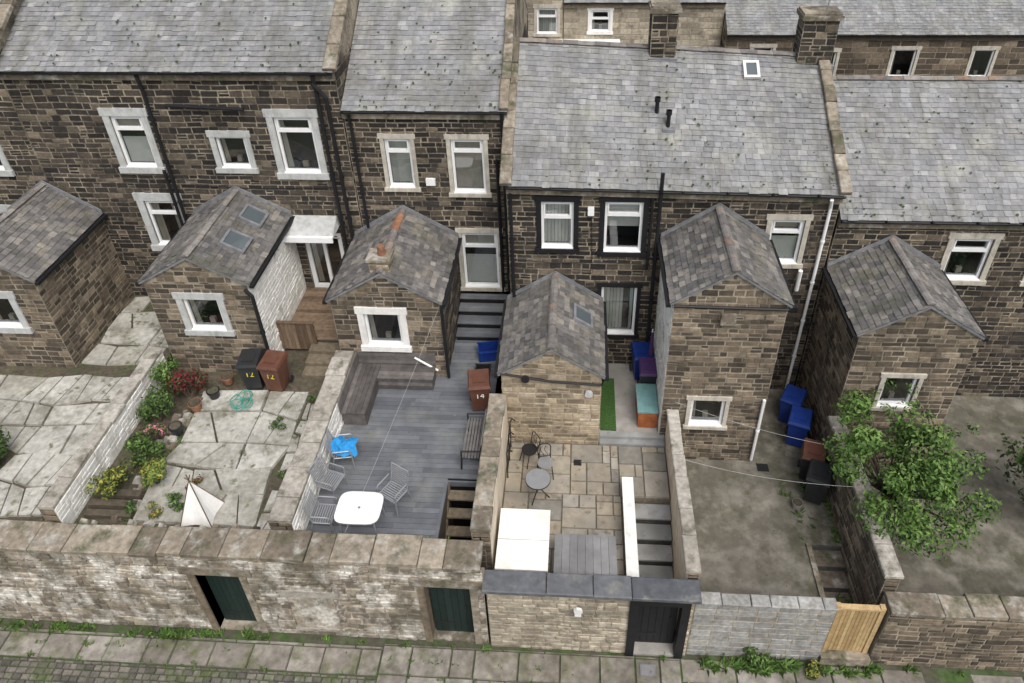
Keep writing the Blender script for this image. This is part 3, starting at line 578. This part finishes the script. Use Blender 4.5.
mb=MB();R=random.Random(77)
def rock(mb,x,y,z,s,R,mat):
    P=[]
    for k in(0,1):
        for dx,dy in((-1,-1),(1,-1),(1,1),(-1,1)):
            q=1 if k==0 else .65;P.append((x+dx*s*q*R.uniform(.5,.8),y+dy*s*q*R.uniform(.45,.75),z+(k*s*R.uniform(.6,1.0))))
    mb.hexa(P,mat)
for i in range(46): rock(mb,-8.2+R.uniform(-.28,.15),R.uniform(.8,5.0),2.62,R.uniform(.08,.2),R,R.choice([m_copg,m_cop,m_mid]))
for i in range(22): rock(mb,R.uniform(-9.2,-5.0),.8+R.uniform(-.04,.1),2.62,R.uniform(.08,.17),R,R.choice([m_copg,m_cop,m_mid]))
mb.obj('rockery_edging')
mb=MB()
for i in range(3): mb.box(-9.2,-8.1,1.0+.24*i,1.17+.24*i,2.63,2.74+.05*i,m_oldwood,.3)
mb.obj('timber_sleepers')
dk=root('raised_timber_platform',(-5.6,7.8,2.7));mb=MB();y=6.75
mb.box(-6.48,-4.68,6.75,9.1,2.62,3.02,m_oldwood)
while y<9.05: mb.box(-6.48,-4.69,y,y+.12,3.03,3.06,m_wood);y+=.13
for i in range(3): mb.box(-5.62,-4.72,6.75-.38*(i+1),6.75-.38*i-.01,2.62,2.95-.1*i,m_oldwood,.9)
mb.obj('decking',dk)
mb=MB();x=-6.5
while x<-5.45: mb.box(x,x+.1,6.66,6.69,2.75,3.7+RG.uniform(-.01,.01),m_wood);x+=.106
mb.box(-6.5,-5.45,6.69,6.73,3.1,3.18,m_wood);mb.box(-6.5,-5.45,6.69,6.73,3.5,3.58,m_wood);mb.box(-6.52,-5.43,6.63,6.73,3.7,3.74,m_wood);mb.obj('picket_panel',dk)
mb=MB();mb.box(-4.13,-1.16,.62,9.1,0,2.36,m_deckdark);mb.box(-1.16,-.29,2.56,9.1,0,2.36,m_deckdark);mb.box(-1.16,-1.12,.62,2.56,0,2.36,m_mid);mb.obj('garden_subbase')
mb=MB();y=.63
while y<9.0:
    x1=-1.14 if y<2.5 else -.29;x=-4.12
    while x<x1-.01:
        l=RG.uniform(1.6,2.6);xe=min(x1,x+l)
        mb.box(x,xe-.004,y,y+.134,2.42,2.45+RG.uniform(-.0015,.0015),m_deck);x=xe
    y+=.142
mb.box(-1.2,-1.12,.63,2.56,2.36,2.46,m_deck);mb.box(-1.14,-.31,2.5,2.55,2.3,2.455,m_deck)
mb.obj('grey_timber_deck')
st=root('timber_steps',(-.7,1.5,1));mb=MB()
for i in range(6):
    y=2.46-.3*i;z=2.2-.27*i
    mb.box(-1.1,-.31,y-.29,y-.03,z,z+.05,m_oldwood,1.0);mb.box(-1.1,-.31,y-.03,y-.01,z-.22,z,m_oldwood,0)
for x in(-1.115,-.325): mb.hexa([(x,.65,.5),(x+.04,.65,.5),(x+.04,2.5,2.2),(x,2.5,2.2),(x,.65,.8),(x+.04,.65,.8),(x+.04,2.5,2.45),(x,2.5,2.45)],m_oldwood)
mb.obj('treads',st)
bs=root('deck_steps',(-.9,8.2,2.5));mb=MB()
for i in range(4):
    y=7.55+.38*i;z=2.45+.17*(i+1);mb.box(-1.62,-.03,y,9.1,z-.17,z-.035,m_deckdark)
    for j in range(3): mb.box(-1.64,-.03,y+j*.13-.02,y+j*.13+.105,z-.035,z,m_deck)
mb.box(-1.64,-.03,8.9,9.1,3.09,3.13,m_deck)
mb.obj('treads',bs)
mb=MB();mb.box(.13,3.06,.26,4.75,0,1.5,m_flagj);mb.box(3.06,4.25,2.98,4.75,0,1.5,m_flagj);mb.box(2.52,4.09,4.75,7.58,0,1.62,m_flagj);mb.obj('patio_base')
mb=MB();randpave(mb,.14,3.04,.28,2.98,1.5,m_flag,21);randpave(mb,.14,4.24,2.98,4.56,1.5,m_flag,23);mb.obj('patio_flagstones')
mb=MB();mb.box(2.53,4.08,4.9,7.56,1.62,1.68,m_path);mb.box(2.53,4.24,4.56,4.72,1.5,1.62,m_tread,.2);mb.box(2.53,4.24,4.72,4.9,1.5,1.72,m_tread);mb.obj('concrete_path')
mb=MB();mb.box(1.86,2.06,3.86,4.04,1.54,1.562,m_iron);mb.obj('drain_grate')
ss=root('stone_garden_steps',(3.8,2,1));mb=MB()
for i in range(6):
    y=2.96-.42*i;z=1.53-.21*i
    mb.box(3.32,4.24,max(.27,y-.38),y,0,z-.2-.05,m_riser);mb.box(3.32,4.24,max(.27,y-.44),y-.02,z-.25,z-.2,m_tread)
mb.obj('steps',ss)
mb=MB();mb.box(3.07,3.28,.5,3.15,0,1.98,m_cream);mb.box(3.04,3.31,.48,3.18,1.98,2.03,m_whitesur);mb.obj('stair_parapet',ss)
mb=MB();mb.box(2.56,2.98,4.95,6.9,1.682,1.71,m_astro);mb.obj('artificial_grass_mat')
mb=MB();mb.box(4.51,7.5,.21,7.58,0,.8,m_conc);mb.box(7.5,8.36,2.35,7.58,0,.8,m_conc);mb.box(8.67,22,.45,7.58,0,.75,m_conc);mb.obj('concrete_yard')
mb=MB();mb.box(6.75,7.05,4.5,4.75,.8,.815,m_iron);mb.obj('drain_grate')
sd=root('stone_yard_steps',(8,1.8,.4));mb=MB()
for i in range(4): mb.box(7.52,8.35,1.9-.44*i,2.34-.44*i,0,.62-.16*i,m_cop,.1+.1*i);mb.box(7.52,8.35,2.335-.44*i,2.345-.44*i,0,.78-.16*i,m_riser)
mb.box(7.52,8.35,.3,.58,0,.06,m_lane);mb.obj('steps',sd)
mb=MB();mb.box(7.48,7.6,.3,2.35,.8,.86,m_cop);mb.obj('step_kerb',sd)
# ---------------------------------------------------------------- OBJECTS
def wheelie(loc,rot,mat,lid,name='wheelie_bin',txt=None,tm=None):
    mb=MB();w,d,h=.26,.3,.92
    mb.hexa([(-w*.8,-d*.8,.06),(w*.8,-d*.8,.06),(w*.8,d*.7,.06),(-w*.8,d*.7,.06),(-w,-d,h),(w,-d,h),(w,d,h),(-w,d,h)],mat,.5)
    mb.box(-w-.02,w+.02,-d-.02,d+.02,h-.07,h,mat)
    L0=[(-w-.03,-d-.05,h),(w+.03,-d-.05,h),(w+.03,d+.04,h),(-w-.03,d+.04,h)]
    L1=[(-w,-d-.01,h+.07),(w,-d-.01,h+.07),(w,d,h+.1),(-w,d,h+.1)];mb.hexa(L0+L1,lid,.5)
    mb.box(-w*.6,w*.6,-d*.6,d*.3,h+.08,h+.1,lid)
    for x in(-w,w): mb.cyl((x-.02,d*.75,.1),(x+.02,d*.75,.1),.1,m_blackb,12)
    mb.cyl((-w,d+.09,h-.02),(w,d+.09,h-.02),.018,mat,6)
    for x in(-w+.02,w-.02): mb.cyl((x,d,h-.03),(x,d+.09,h-.02),.015,mat,6)
    e=root(name,loc);o=mb.obj('body');o.parent=e
    if txt:
        c=bpy.data.curves.new('number','FONT');c.body=txt;c.size=.24;c.align_x='CENTER';c.extrude=.002;t=bpy.data.objects.new('number',c);c.materials.append(tm)
        bpy.context.scene.collection.objects.link(t);t.parent=e;t.location=(0,-d*.93-.012,.55);t.rotation_euler=(radians(86),0,0)
    e.rotation_euler[2]=rot;return e
wheelie((-6.75,5.3,2.68),.1,m_blackb,m_blackb,txt='12',tm=m_yel);wheelie((-6.12,5.25,2.68),-.1,m_brownb,m_brownb,txt='12',tm=m_yel)
wheelie((-.62,5.0,2.45),.15,m_brownb,m_brownb,txt='14',tm=m_txt)
wheelie((7.95,6.4,.8),-.5,m_blue,m_blue);wheelie((7.95,5.6,.8),-.35,m_blue,m_blue);wheelie((8.0,3.75,.8),-.4,m_blackb,m_blackb);wheelie((8.03,4.45,.8),-.3,m_blackb,m_brownb)
wheelie((3.75,7.1,1.68),.1,m_blue,m_blue)
wheelie((3.9,6.45,1.68),0,m_blackb,m_purple)
def crate(name,loc,w,d,h,mat,rot=0):
    mb=MB();t=.02
    mb.box(-w/2,w/2,-d/2,d/2,0,.02,mat)
    for a in((-w/2,w/2,-d/2,-d/2+t),(-w/2,w/2,d/2-t,d/2),(-w/2,-w/2+t,-d/2,d/2),(w/2-t,w/2,-d/2,d/2)): mb.box(*a,0.02,h,mat)
    mb.box(-w/2-.02,w/2+.02,-d/2-.02,-d/2,h-.04,h,mat);mb.box(-w/2-.02,w/2+.02,d/2,d/2+.02,h-.04,h,mat);mb.obj(name,None,loc,rot)
crate('recycling_box',(-.6,6.9,2.45),.6,.45,.35,m_blue,.2)
crate('planter_trough',(-.7,6.2,2.45),.4,.3,.2,m_blackb)
def chair(loc,rot,mat=m_steel,sm=m_mesh,name='metal_garden_chair'):
    mb=MB();r=.016
    for s in(-1,1):
        x=.27*s;mb.tube([(x,-.24,0),(x,-.22,.62),(x,-.18,.66),(x,.2,.66)],r,mat);mb.tube([(x*.95,.3,0),(x*.9,.2,.42),(x*.9,.32,.95)],r,mat)
        mb.tube([(x*.9,-.22,.42),(x*.9,.2,.42)],r,mat)
    mb.tube([(-.25,-.22,.42),(.25,-.22,.42)],r,mat);mb.tube([(-.25,.2,.42),(.25,.2,.42)],r,mat);mb.tube([(-.243,.32,.95),(.243,.32,.95)],r,mat)
    for i in range(8):
        y=-.2+i*.055;mb.box(-.24,.24,y,y+.03,.425,.435,sm)
    for i in range(8):
        t=i/8;z=.48+t*.44;y=.22+t*.1;mb.box(-.235,.235,y-.006,y+.006,z,z+.026,sm)
    return mb.obj(name,None,loc,rot)
c1=chair((-2.25,1.85,2.45),-.5);chair((-3.78,2.1,2.45),1.3);c3=chair((-3.72,3.0,2.45),1.75);chair((-3.66,1.2,2.45),1.55)
tb=root('patio_table',(-2.83,1.2,2.45));mb=MB();n=28;hw,hd=.5,.42;pts=[]
for i in range(n):
    t=2*pi*i/n;c,s=cos(t),sin(t);e=.45;pts.append((-2.83+hw*abs(c)**e*(1 if c>0 else -1),1.18+hd*abs(s)**e*(1 if s>0 else -1)))
for (a,b),(c,d) in zip(pts,pts[1:]+pts[:1]): mb.poly([(a,b,3.14),(c,d,3.14),(c,d,3.17),(a,b,3.17)],m_steel)
mb.poly([(a,b,3.17) for a,b in pts],m_whitep);mb.poly([(a,b,3.14) for a,b in pts],m_whitep)
for sx in(-1,1):
    for sy in(-1,1): mb.cyl((-2.83+sx*.42,1.18+sy*.34,2.45),(-2.83+sx*.36,1.18+sy*.28,3.14),.018,m_steel,8)
mb.cyl((-2.83,1.18,3.165),(-2.83,1.18,3.175),.03,m_greybox,12);mb.obj('top_and_legs',tb)
mb=MB();nx,ny=8,10
G=[[V((-3.98+.6*i/nx+.04*sin(j*1.3)+.03*sin(j*.5)*i/nx,2.74+.55*j/ny+.05*sin(i*1.1),3.18-.25*abs(j/ny-.5)*1.6+.035*sin(i*2+j)-.3*max(0,i/nx-.75))) for i in range(nx+1)] for j in range(ny+1)]
for j in range(ny):
    for i in range(nx): mb.poly([G[j][i],G[j][i+1],G[j+1][i+1],G[j+1][i]],m_bluet)
mb.obj('blue_towel')
be=root('corner_deck_bench',(-3,5.4,2.45));mb=MB()
for i in range(5): mb.box(-4.1+i*.125,-4.1+i*.125+.118,4.15,6.0,2.86,2.89,m_bench)
for i in range(4): mb.box(-3.47,-1.95,5.45+i*.14,5.45+i*.14+.132,2.86,2.89,m_bench)
mb.box(-4.08,-3.5,4.18,5.98,2.45,2.86,m_bench);mb.box(-3.5,-1.98,5.5,5.98,2.45,2.86,m_bench)
for i in range(3): mb.box(-3.49,-3.475,4.18,5.5,2.48+i*.125,2.48+i*.125+.115,m_bench);mb.box(-3.47,-1.98,5.475,5.49,2.48+i*.125,2.48+i*.125+.115,m_bench)
for i in range(3): mb.box(-4.12,-4.09,4.15,6.0,2.92+i*.13,2.92+i*.13+.12,m_bench);mb.box(-4.08,-1.95,5.99,6.02,2.92+i*.13,2.92+i*.13+.12,m_bench)
mb.obj('boards',be)
ib=root('cast_iron_bench',(-.55,3.6,2.45));mb=MB()
for y in(2.9,4.1):
    mb.tube([(-.36,y,2.45),(-.4,y,2.85),(-.32,y,3.3)],.025,m_iron);mb.tube([(-.85,y,2.45),(-.82,y,2.87),(-.4,y,2.85)],.025,m_iron);mb.tube([(-.82,y,2.87),(-.82,y,3.08),(-.38,y,3.1)],.022,m_iron)
for i in range(6): mb.box(-.82+i*.075,-.82+i*.075+.05,2.88,4.12,2.87,2.895,m_bench,.9)
for i in range(4): mb.box(-.4+i*.018,-.375+i*.018,2.88,4.12,2.95+i*.095,3.01+i*.095,m_bench,.9)
mb.obj('frame_and_slats',ib)
mb=MB();mb.box(.24,1.3,.42,1.86,1.55,2.3,m_whitep);mb.box(.2,1.34,.38,1.9,2.3,2.36,m_whitep);mb.box(.77,.78,1.861,1.865,1.6,2.28,m_greybox);mb.box(.2,1.34,1.1,1.108,2.361,2.364,m_greybox);mb.obj('white_garden_cabinet')
sb=root('garden_storage_box',(2.1,.9,1.55));mb=MB();mb.box(1.5,2.8,.42,1.42,1.55,2.0,m_greybox)
for i in range(8): mb.hexa([(1.46+i*.172,.36,2.2),(1.46+i*.172+.166,.36,2.2),(1.46+i*.172+.166,1.5,2.0),(1.46+i*.172,1.5,2.0),(1.46+i*.172,.36,2.26),(1.46+i*.172+.166,.36,2.26),(1.46+i*.172+.166,1.5,2.06),(1.46+i*.172,1.5,2.06)],m_greybox)
mb.box(1.5,2.8,.42,.7,2.0,2.17,m_greybox);mb.obj('box_and_lid',sb)
bt=root('bistro_table',(1.0,2.85,1.55));mb=MB();mb.cyl((1.0,2.85,2.24),(1.0,2.85,2.255),.3,m_steel,28);mb.cyl((1,2.85,2.22),(1,2.85,2.24),.31,m_iron,28)
for k in range(3):
    t=k*2*pi/3;mb.tube([(1+.28*cos(t),2.85+.28*sin(t),1.55),(1+.04*cos(t),2.85+.04*sin(t),1.9),(1+.2*cos(t),2.85+.2*sin(t),2.22)],.014,m_iron)
mb.obj('top_and_legs',bt)
def bistro(loc,rot,seat=m_steel):
    mb=MB();r=.013
    mb.cyl((0,0,.44),(0,0,.46),.2,seat,20)
    for s in(-1,1):
        mb.tube([(.17*s,-.2,0),(.14*s,-.1,.44)],r,m_iron);mb.tube([(.18*s,.24,0),(.15*s,.15,.44),(.17*s,.22,.75)],r,m_iron)
    arc=[(.17*cos(pi*i/10),.22+.01*sin(i),.75+.16*sin(pi*i/10)) for i in range(11)];mb.tube(arc,r,m_iron)
    for k in(.05,-.05):
        mb.tube([(k+.04*cos(t*.6),.2+.01*t*.2,.5+.04*t) for t in range(9)],.008,m_iron)
    mb.tube([(-.15,.17,.5),(.15,.17,.5)],r,m_iron);mb.obj('bistro_chair',None,loc,rot)
bistro((1.15,3.55,1.55),.2);bistro((.72,3.95,1.55),-.9,m_iron)
mb=MB()
for y in(3.4,3.95,4.4): mb.tube([(.2,y,1.55),(.2,y,2.5),(.26,y,2.62),(.34,y,2.55)],.016,m_iron)
mb.tube([(.2,3.4,2.45),(.2,4.4,2.45)],.014,m_iron);mb.tube([(.2,3.4,1.8),(.2,4.4,1.8)],.014,m_iron);mb.obj('iron_plant_stand')
mb=MB();mb.box(3.55,4.05,5.1,6.1,1.68,2.25,m_orange);mb.box(3.52,4.07,5.07,6.13,2.25,2.3,m_teal);mb.box(3.6,4.0,5.085,5.1,1.75,2.2,m_orange);mb.obj('garden_chest')
mb=MB();mb.cyl((3.95,6.9,1.68),(3.95,6.9,3.6),.02,m_pvc,8);mb.cyl((3.95,6.9,2.4),(3.95,6.9,3.5),.09,m_purple,10,.02);mb.cyl((3.95,6.9,1.68),(3.95,6.9,1.76),.2,m_blackb,16);mb.obj('closed_parasol')
# white play tent: four-sided teepee with poles
mb=MB();c=V((-6.5,1.2,3.85));B=[V((-6.85,.82,2.72)),V((-6.12,.82,2.72)),V((-6.12,1.5,2.72)),V((-6.85,1.5,2.72))];ctr=V((-6.485,1.16,2.72))
for a,b in zip(B,B[1:]+B[:1]):
    nseg=5
    for i in range(nseg):
        for j in range(4):
            def TP(u,v):
                p=a.lerp(b,u).lerp(c,v*.97);sag=.07*sin(pi*u)*(1-v);q=(V((ctr.x,ctr.y,p.z))-p);return p+q.normalized()*sag if q.length>.01 else p
            mb.poly([TP(i/nseg,j/4),TP((i+1)/nseg,j/4),TP((i+1)/nseg,(j+1)/4),TP(i/nseg,(j+1)/4)],m_whitefab)
for p in B: mb.cyl(p,c+(c-p).normalized()*.15,.012,m_wood,6)
mb.obj('white_play_tent')
mb=MB();pt=[]
for i in range(90):
    t=i*.32;r=.24+.05*sin(i*.7);pt.append((-6.9+r*cos(t)*.7+.15*sin(i*.11),4.4+r*sin(t)+.3*(i/90),2.74+.05+.04*sin(i*.9)))
mb.tube(pt,.012,m_hose,5);mb.obj('garden_hose')
# ---------------------------------------------------------------- PLANTS
def leaves(mb,c,rad,n,size,mats,R,flat=.3):
    c=V(c)
    for i in range(n):
        d=V((R.gauss(0,1),R.gauss(0,1),R.gauss(0,1))).normalized();k=R.uniform(.45,1.1)
        p=c+V((d.x*rad[0],d.y*rad[1],d.z*rad[2]))*k
        nn=(d+V((R.uniform(-1,1),R.uniform(-1,1),R.uniform(-.3,1)))*.9).normalized();a=nn.orthogonal().normalized();a.rotate(Matrix.Rotation(R.random()*6.28,3,nn));b=nn.cross(a)
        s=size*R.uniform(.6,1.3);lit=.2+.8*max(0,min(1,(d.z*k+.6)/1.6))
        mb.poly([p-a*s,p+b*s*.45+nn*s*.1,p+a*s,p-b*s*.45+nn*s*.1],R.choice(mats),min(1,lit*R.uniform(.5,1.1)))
def shrub(name,c,rad,n,size,mats,seed,clumps=7,trunk=True):
    R=random.Random(seed);mb=MB();c=V(c);base=V((c.x,c.y,c.z-rad[2]-.1))
    for k in range(clumps):
        o=V((R.uniform(-1,1)*rad[0]*.65,R.uniform(-1,1)*rad[1]*.65,R.uniform(-.5,.7)*rad[2]*.8));q=R.uniform(.35,.6)
        leaves(mb,c+o,(rad[0]*q,rad[1]*q,rad[2]*q),n//clumps,size,mats,R)
        if trunk: mb.cyl(base,c+o,.03,m_bark,6,.008)
    return mb.obj(name)
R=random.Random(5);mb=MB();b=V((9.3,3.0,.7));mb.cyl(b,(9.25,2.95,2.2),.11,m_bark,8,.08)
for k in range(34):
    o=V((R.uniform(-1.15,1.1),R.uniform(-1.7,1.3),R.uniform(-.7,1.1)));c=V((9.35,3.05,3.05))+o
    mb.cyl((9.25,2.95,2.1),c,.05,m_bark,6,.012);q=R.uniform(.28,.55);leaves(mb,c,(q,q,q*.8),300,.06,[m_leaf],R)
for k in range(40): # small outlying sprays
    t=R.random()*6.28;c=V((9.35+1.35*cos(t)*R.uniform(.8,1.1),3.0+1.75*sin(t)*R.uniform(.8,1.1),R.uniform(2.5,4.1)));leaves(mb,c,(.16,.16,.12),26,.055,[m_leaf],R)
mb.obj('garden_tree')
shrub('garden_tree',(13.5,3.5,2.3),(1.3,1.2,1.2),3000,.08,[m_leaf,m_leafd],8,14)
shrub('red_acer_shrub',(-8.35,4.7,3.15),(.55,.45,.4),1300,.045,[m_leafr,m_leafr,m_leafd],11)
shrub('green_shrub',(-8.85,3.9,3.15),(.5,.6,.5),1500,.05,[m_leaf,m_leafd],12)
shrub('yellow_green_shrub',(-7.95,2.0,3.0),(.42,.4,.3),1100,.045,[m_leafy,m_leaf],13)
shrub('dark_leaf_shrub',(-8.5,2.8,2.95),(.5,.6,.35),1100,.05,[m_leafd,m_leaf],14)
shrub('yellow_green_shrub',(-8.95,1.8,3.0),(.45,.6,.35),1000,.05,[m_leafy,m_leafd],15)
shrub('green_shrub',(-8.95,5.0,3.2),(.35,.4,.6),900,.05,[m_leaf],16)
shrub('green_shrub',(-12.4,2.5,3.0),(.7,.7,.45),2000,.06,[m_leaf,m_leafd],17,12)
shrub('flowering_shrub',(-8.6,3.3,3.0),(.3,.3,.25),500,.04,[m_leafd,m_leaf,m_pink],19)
for i,(x,y) in enumerate([(-7.1,1.3),(-6.9,1.9),(-5.6,3.8),(-4.95,4.6),(-5.0,2.2),(-8.2,1.2),(-7.6,1.1),(-7.3,1.4)]): shrub('flower_clump',(x,y,2.83),(.22,.2,.12),260,.035,[m_leaf,m_leafy,m_leafr] if i in(1,6) else [m_leaf,m_leafd],30+i,4,False)
def pot(loc,r,h,mat=m_terra):
    mb=MB();x,y,z=loc;mb.cyl((x,y,z),(x,y,z+h),r*.75,mat,16,r);mb.cyl((x,y,z+h-.04),(x,y,z+h),r*1.08,mat,16);mb.cyl((x,y,z+h),(x,y,z+h+.005),r*.9,m_soil,16);mb.obj('plant_pot')
for p in[(-8.0,4.3,2.7),(-7.7,4.75,2.7),(-8.15,3.5,2.7),(-7.55,5.3,2.7)]: pot(p,.16,.26,RG.choice([m_terra,m_blackb]))
pot((7.5,3.4,.8),.12,.22,m_block)
R=random.Random(3);mb=MB()
def tuft(x,y,z,s,n):
    for i in range(n):
        a=R.random()*6.28;l=s*R.uniform(.5,1.2);t=V((cos(a),sin(a),0));w=V((-sin(a),cos(a),0))*l*.12;p=V((x+R.uniform(-s,s)*.8,y+R.uniform(-s,s)*.35,z))
        mb.poly([p-w,p+w,p+t*l*.5+Z*l*.6+w*.6,p+t*l*.9+Z*l*R.uniform(.3,.9)],m_leaf,R.random())
for i in range(70):
    x=R.uniform(-16,12);den=1 if x<-5 or x>5 else .35
    if R.random()<den: tuft(x,-.13+R.uniform(-.05,.03),0,R.uniform(.05,.15),16)
cl=[R.uniform(-14,-6) for _ in range(9)]
for i in range(55): tuft(R.choice(cl)+R.gauss(0,.35),-.17+R.uniform(-.1,.05),0,R.uniform(.06,.15),20)
for i in range(90): tuft(R.uniform(-12,3.5),R.choice([-.86,-.86,-.5,-1.5])+R.uniform(-.06,.06),0,R.uniform(.04,.1),12)
for i in range(26): tuft(R.uniform(4.5,8.6),-.2+R.uniform(-.12,.05),0,R.uniform(.1,.24),26)
mb.obj('lane_weeds')
mb=MB()
for i in range(150):
    tuft(R.choice([R.uniform(-8.2,-4.8),R.uniform(-8.2,-7.9)]),R.uniform(.8,5),2.66,R.uniform(.03,.09),8)
for i in range(60): tuft(R.choice([8.3,4.55,R.uniform(7.2,8.3)]),R.uniform(2.4,4.5),.8,R.uniform(.05,.14),12)
for i in range(14): tuft(R.uniform(7.55,8.3),R.uniform(.5,2.3),.4,R.uniform(.08,.16),14)
for i in range(70): tuft(R.uniform(-12,-.5),R.choice([.0,.62]),2.98,R.uniform(.03,.07),7)
for i in range(30): tuft(R.choice([-4.62,-.24,8.4]),R.uniform(.8,4.5),2.6 if i%3==2 else 3.33,R.uniform(.02,.05),5)
mb.obj('garden_weeds')
shrub('wall_foot_shrub',(6.0,-.15,.25),(.32,.2,.25),700,.04,[m_leafd,m_leaf],41,5,False);shrub('wall_foot_shrub',(7.1,-.25,.2),(.28,.2,.2),500,.04,[m_leafd,m_leafy],42,5,False)
mb=MB()
for i in range(170):
    a,b,c,d,z=R.choice([(4.6,8.2,2.4,7,.803),(4.6,7.4,.5,3,.803),(-4,-.4,2.6,7,2.454),(.2,3,2,4.4,1.556),(-10,6,-.8,-.2,.03)])
    x,y=R.uniform(a,b),R.uniform(c,d);s=R.uniform(.015,.035);t=R.random()*6
    mb.poly([(x+s*cos(t),y+s*sin(t),z+.01),(x-s*.5*sin(t),y+s*.5*cos(t),z+.016),(x-s*cos(t),y-s*sin(t),z+.008),(x+s*.5*sin(t),y-s*.5*cos(t),z+.004)],R.choice([m_oldwood,m_wood,m_leafy]))
mb.obj('fallen_leaves')
mb=MB() # moss cushions on slates
def roofmoss(x0,x1,ya,za,yb,zb,n):
    for i in range(n):
        t=R.random()**1.6;x=R.uniform(x0,x1);y=ya+(yb-ya)*t;z=za+(zb-za)*t+.085;s=R.uniform(.015,.04)
        for k in range(3):
            a=R.random()*6.28;mb.poly([(x+s*cos(a+q),y+s*.8*sin(a+q),z+(.02 if q else .0)+.6*s*.8*sin(a+q)) for q in(0,1.6,3.1,4.7)],m_leafd,R.random())
roofmoss(.2,8.2,7.5,7.66,11.2,9.8,160);roofmoss(-4.2,-.2,9.0,9.05,13,11.4,90);roofmoss(-13,-4.8,9.0,10.1,13,12.5,140);roofmoss(8.6,15,7.5,6.86,11.2,8.95,110)
mb.obj('roof_moss')
mb=MB()
def wire(a,b,sag=.15,r=.004):
    a=V(a);b=V(b);pts=[a.lerp(b,i/14)-Z*sag*4*(i/14)*(1-i/14) for i in range(15)];mb.tube(pts,r,m_greysur,4)
wire((4.4,4.8,3.0),(8.5,3.6,2.8),.15,.004);wire((4.4,3.2,2.75),(8.5,2.6,2.7),.2,.004);wire((-1.7,6.0,4.9),(-3.0,.6,3.1),.1,.003)
mb.obj('washing_lines')
mb=MB()
mb.cyl((8.2,11.1,10.7),(8.2,11.1,12.0),.018,m_steel,6);mb.cyl((7.7,11.1,11.8),(8.7,11.1,11.8),.012,m_steel,6)
for i in range(7): mb.cyl((7.75+i*.14,10.95,11.8),(7.75+i*.14,11.25,11.8),.007,m_steel,5)
mb.obj('tv_aerial')
# ---------------------------------------------------------------- background terrace
def bgwins(x0,x1,z,step=2.6,sur=m_creamsur):
    o=[];x=x0+.8;i=0
    while x+1<x1: o.append(W(x,x+.95,z,z+1.2,sur=sur,transom=.4,blind=['net','vert',None,'curt'][i%4]));x+=step;i+=1
    return o
house('background_terraced_house',-14,1.0,26,0,7.6,30,9.9,bgwins(-14,1,5.4),81,stone=m_cwall,mort=m_buffmort,coarse=True)
house('background_terraced_house',1.05,8.4,26,0,6.9,30,9.2,[W(2.3,3.2,5.5,6.5,sur=m_whitesur,transom=.4),W(5.3,6.1,4.7,5.9,sur=m_whitesur,transom=.4),W(4.2,5.0,2,3.3,sur=m_whitesur)],85,stone=m_cwall,mort=m_buffmort,coarse=True)
house('background_terraced_house',8.45,24,25,0,5.75,29,8.1,[W(9.7,10.6,4.0,5.1,sur=m_creamsur),W(12.6,13.5,3.5,4.9,sur=m_creamsur),W(16,17,3.7,5.0,sur=m_creamsur),W(19.5,20.4,3.7,5.0,sur=m_creamsur)],82,stone=m_mid,mort=m_midmort,coarse=True)
house('background_terraced_house',24.05,40,25,0,5.2,29,7.6,[],83,stone=m_mid,mort=m_midmort,coarse=True)
house('background_terraced_house',-36,-14.05,26,0,7.2,30,9.6,[],84,stone=m_mid,mort=m_midmort,coarse=True)
bx=root('white_rendered_extension',(2.2,24.5,0));mb=MB();mb.box(.4,3.6,23.9,25.98,0,5.0,m_white);mb.box(.3,3.7,23.8,25.98,5.0,5.14,m_white);mb.obj('body',bx);window(bx,(1.2,23.89,3.4),X,nF,1.2,1.1,mull=(.6,))
mb=MB();mb.box(-40,40,15.5,25,-.05,.02,m_laneflag,.2);mb.obj('back_street')
# ---------------------------------------------------------------- camera + light
cam=bpy.data.cameras.new('camera');co=bpy.data.objects.new('camera',cam);bpy.context.scene.collection.objects.link(co)
cam.sensor_width=36;cam.lens=744/1024*36;cam.shift_x=-17/1024;cam.shift_y=-87.5/1024;cam.clip_end=1500
Rm=Matrix.Rotation(radians(4.38),4,'Z')@Matrix.Rotation(pi/2-radians(34.93),4,'X')@Matrix.Rotation(radians(-1.45),4,'Z')
co.matrix_world=Matrix.Translation((1.81,-8.75,17.0))@Rm
bpy.context.scene.camera=co
w=bpy.data.worlds.new("World");bpy.context.scene.world=w;w.use_nodes=True;nt=w.node_tree
el,az=radians(58),radians(150)
sk=nt.nodes.new('ShaderNodeTexSky');sk.sky_type='NISHITA';sk.sun_disc=False;sk.sun_elevation=el;sk.sun_rotation=az;sk.dust_density=5;sk.air_density=1.0;sk.ozone_density=.5
hs=nt.nodes.new('ShaderNodeHueSaturation');hs.inputs['Saturation'].default_value=.5;hs.inputs['Value'].default_value=1.25
bg=nt.nodes['Background'];bg.inputs[1].default_value=.15;nt.links.new(sk.outputs[0],hs.inputs['Color']);nt.links.new(hs.outputs[0],bg.inputs[0])
l=bpy.data.lights.new('sun','SUN');l.energy=1.4;l.angle=radians(35);l.color=(1,.98,.95);lo=bpy.data.objects.new('sun',l);bpy.context.scene.collection.objects.link(lo)
d=V((sin(az)*cos(el),cos(az)*cos(el),sin(el)));lo.rotation_euler=d.to_track_quat('Z','Y').to_euler()
bpy.context.scene.view_settings.view_transform='Standard';bpy.context.scene.view_settings.look='None';bpy.context.scene.view_settings.exposure=0
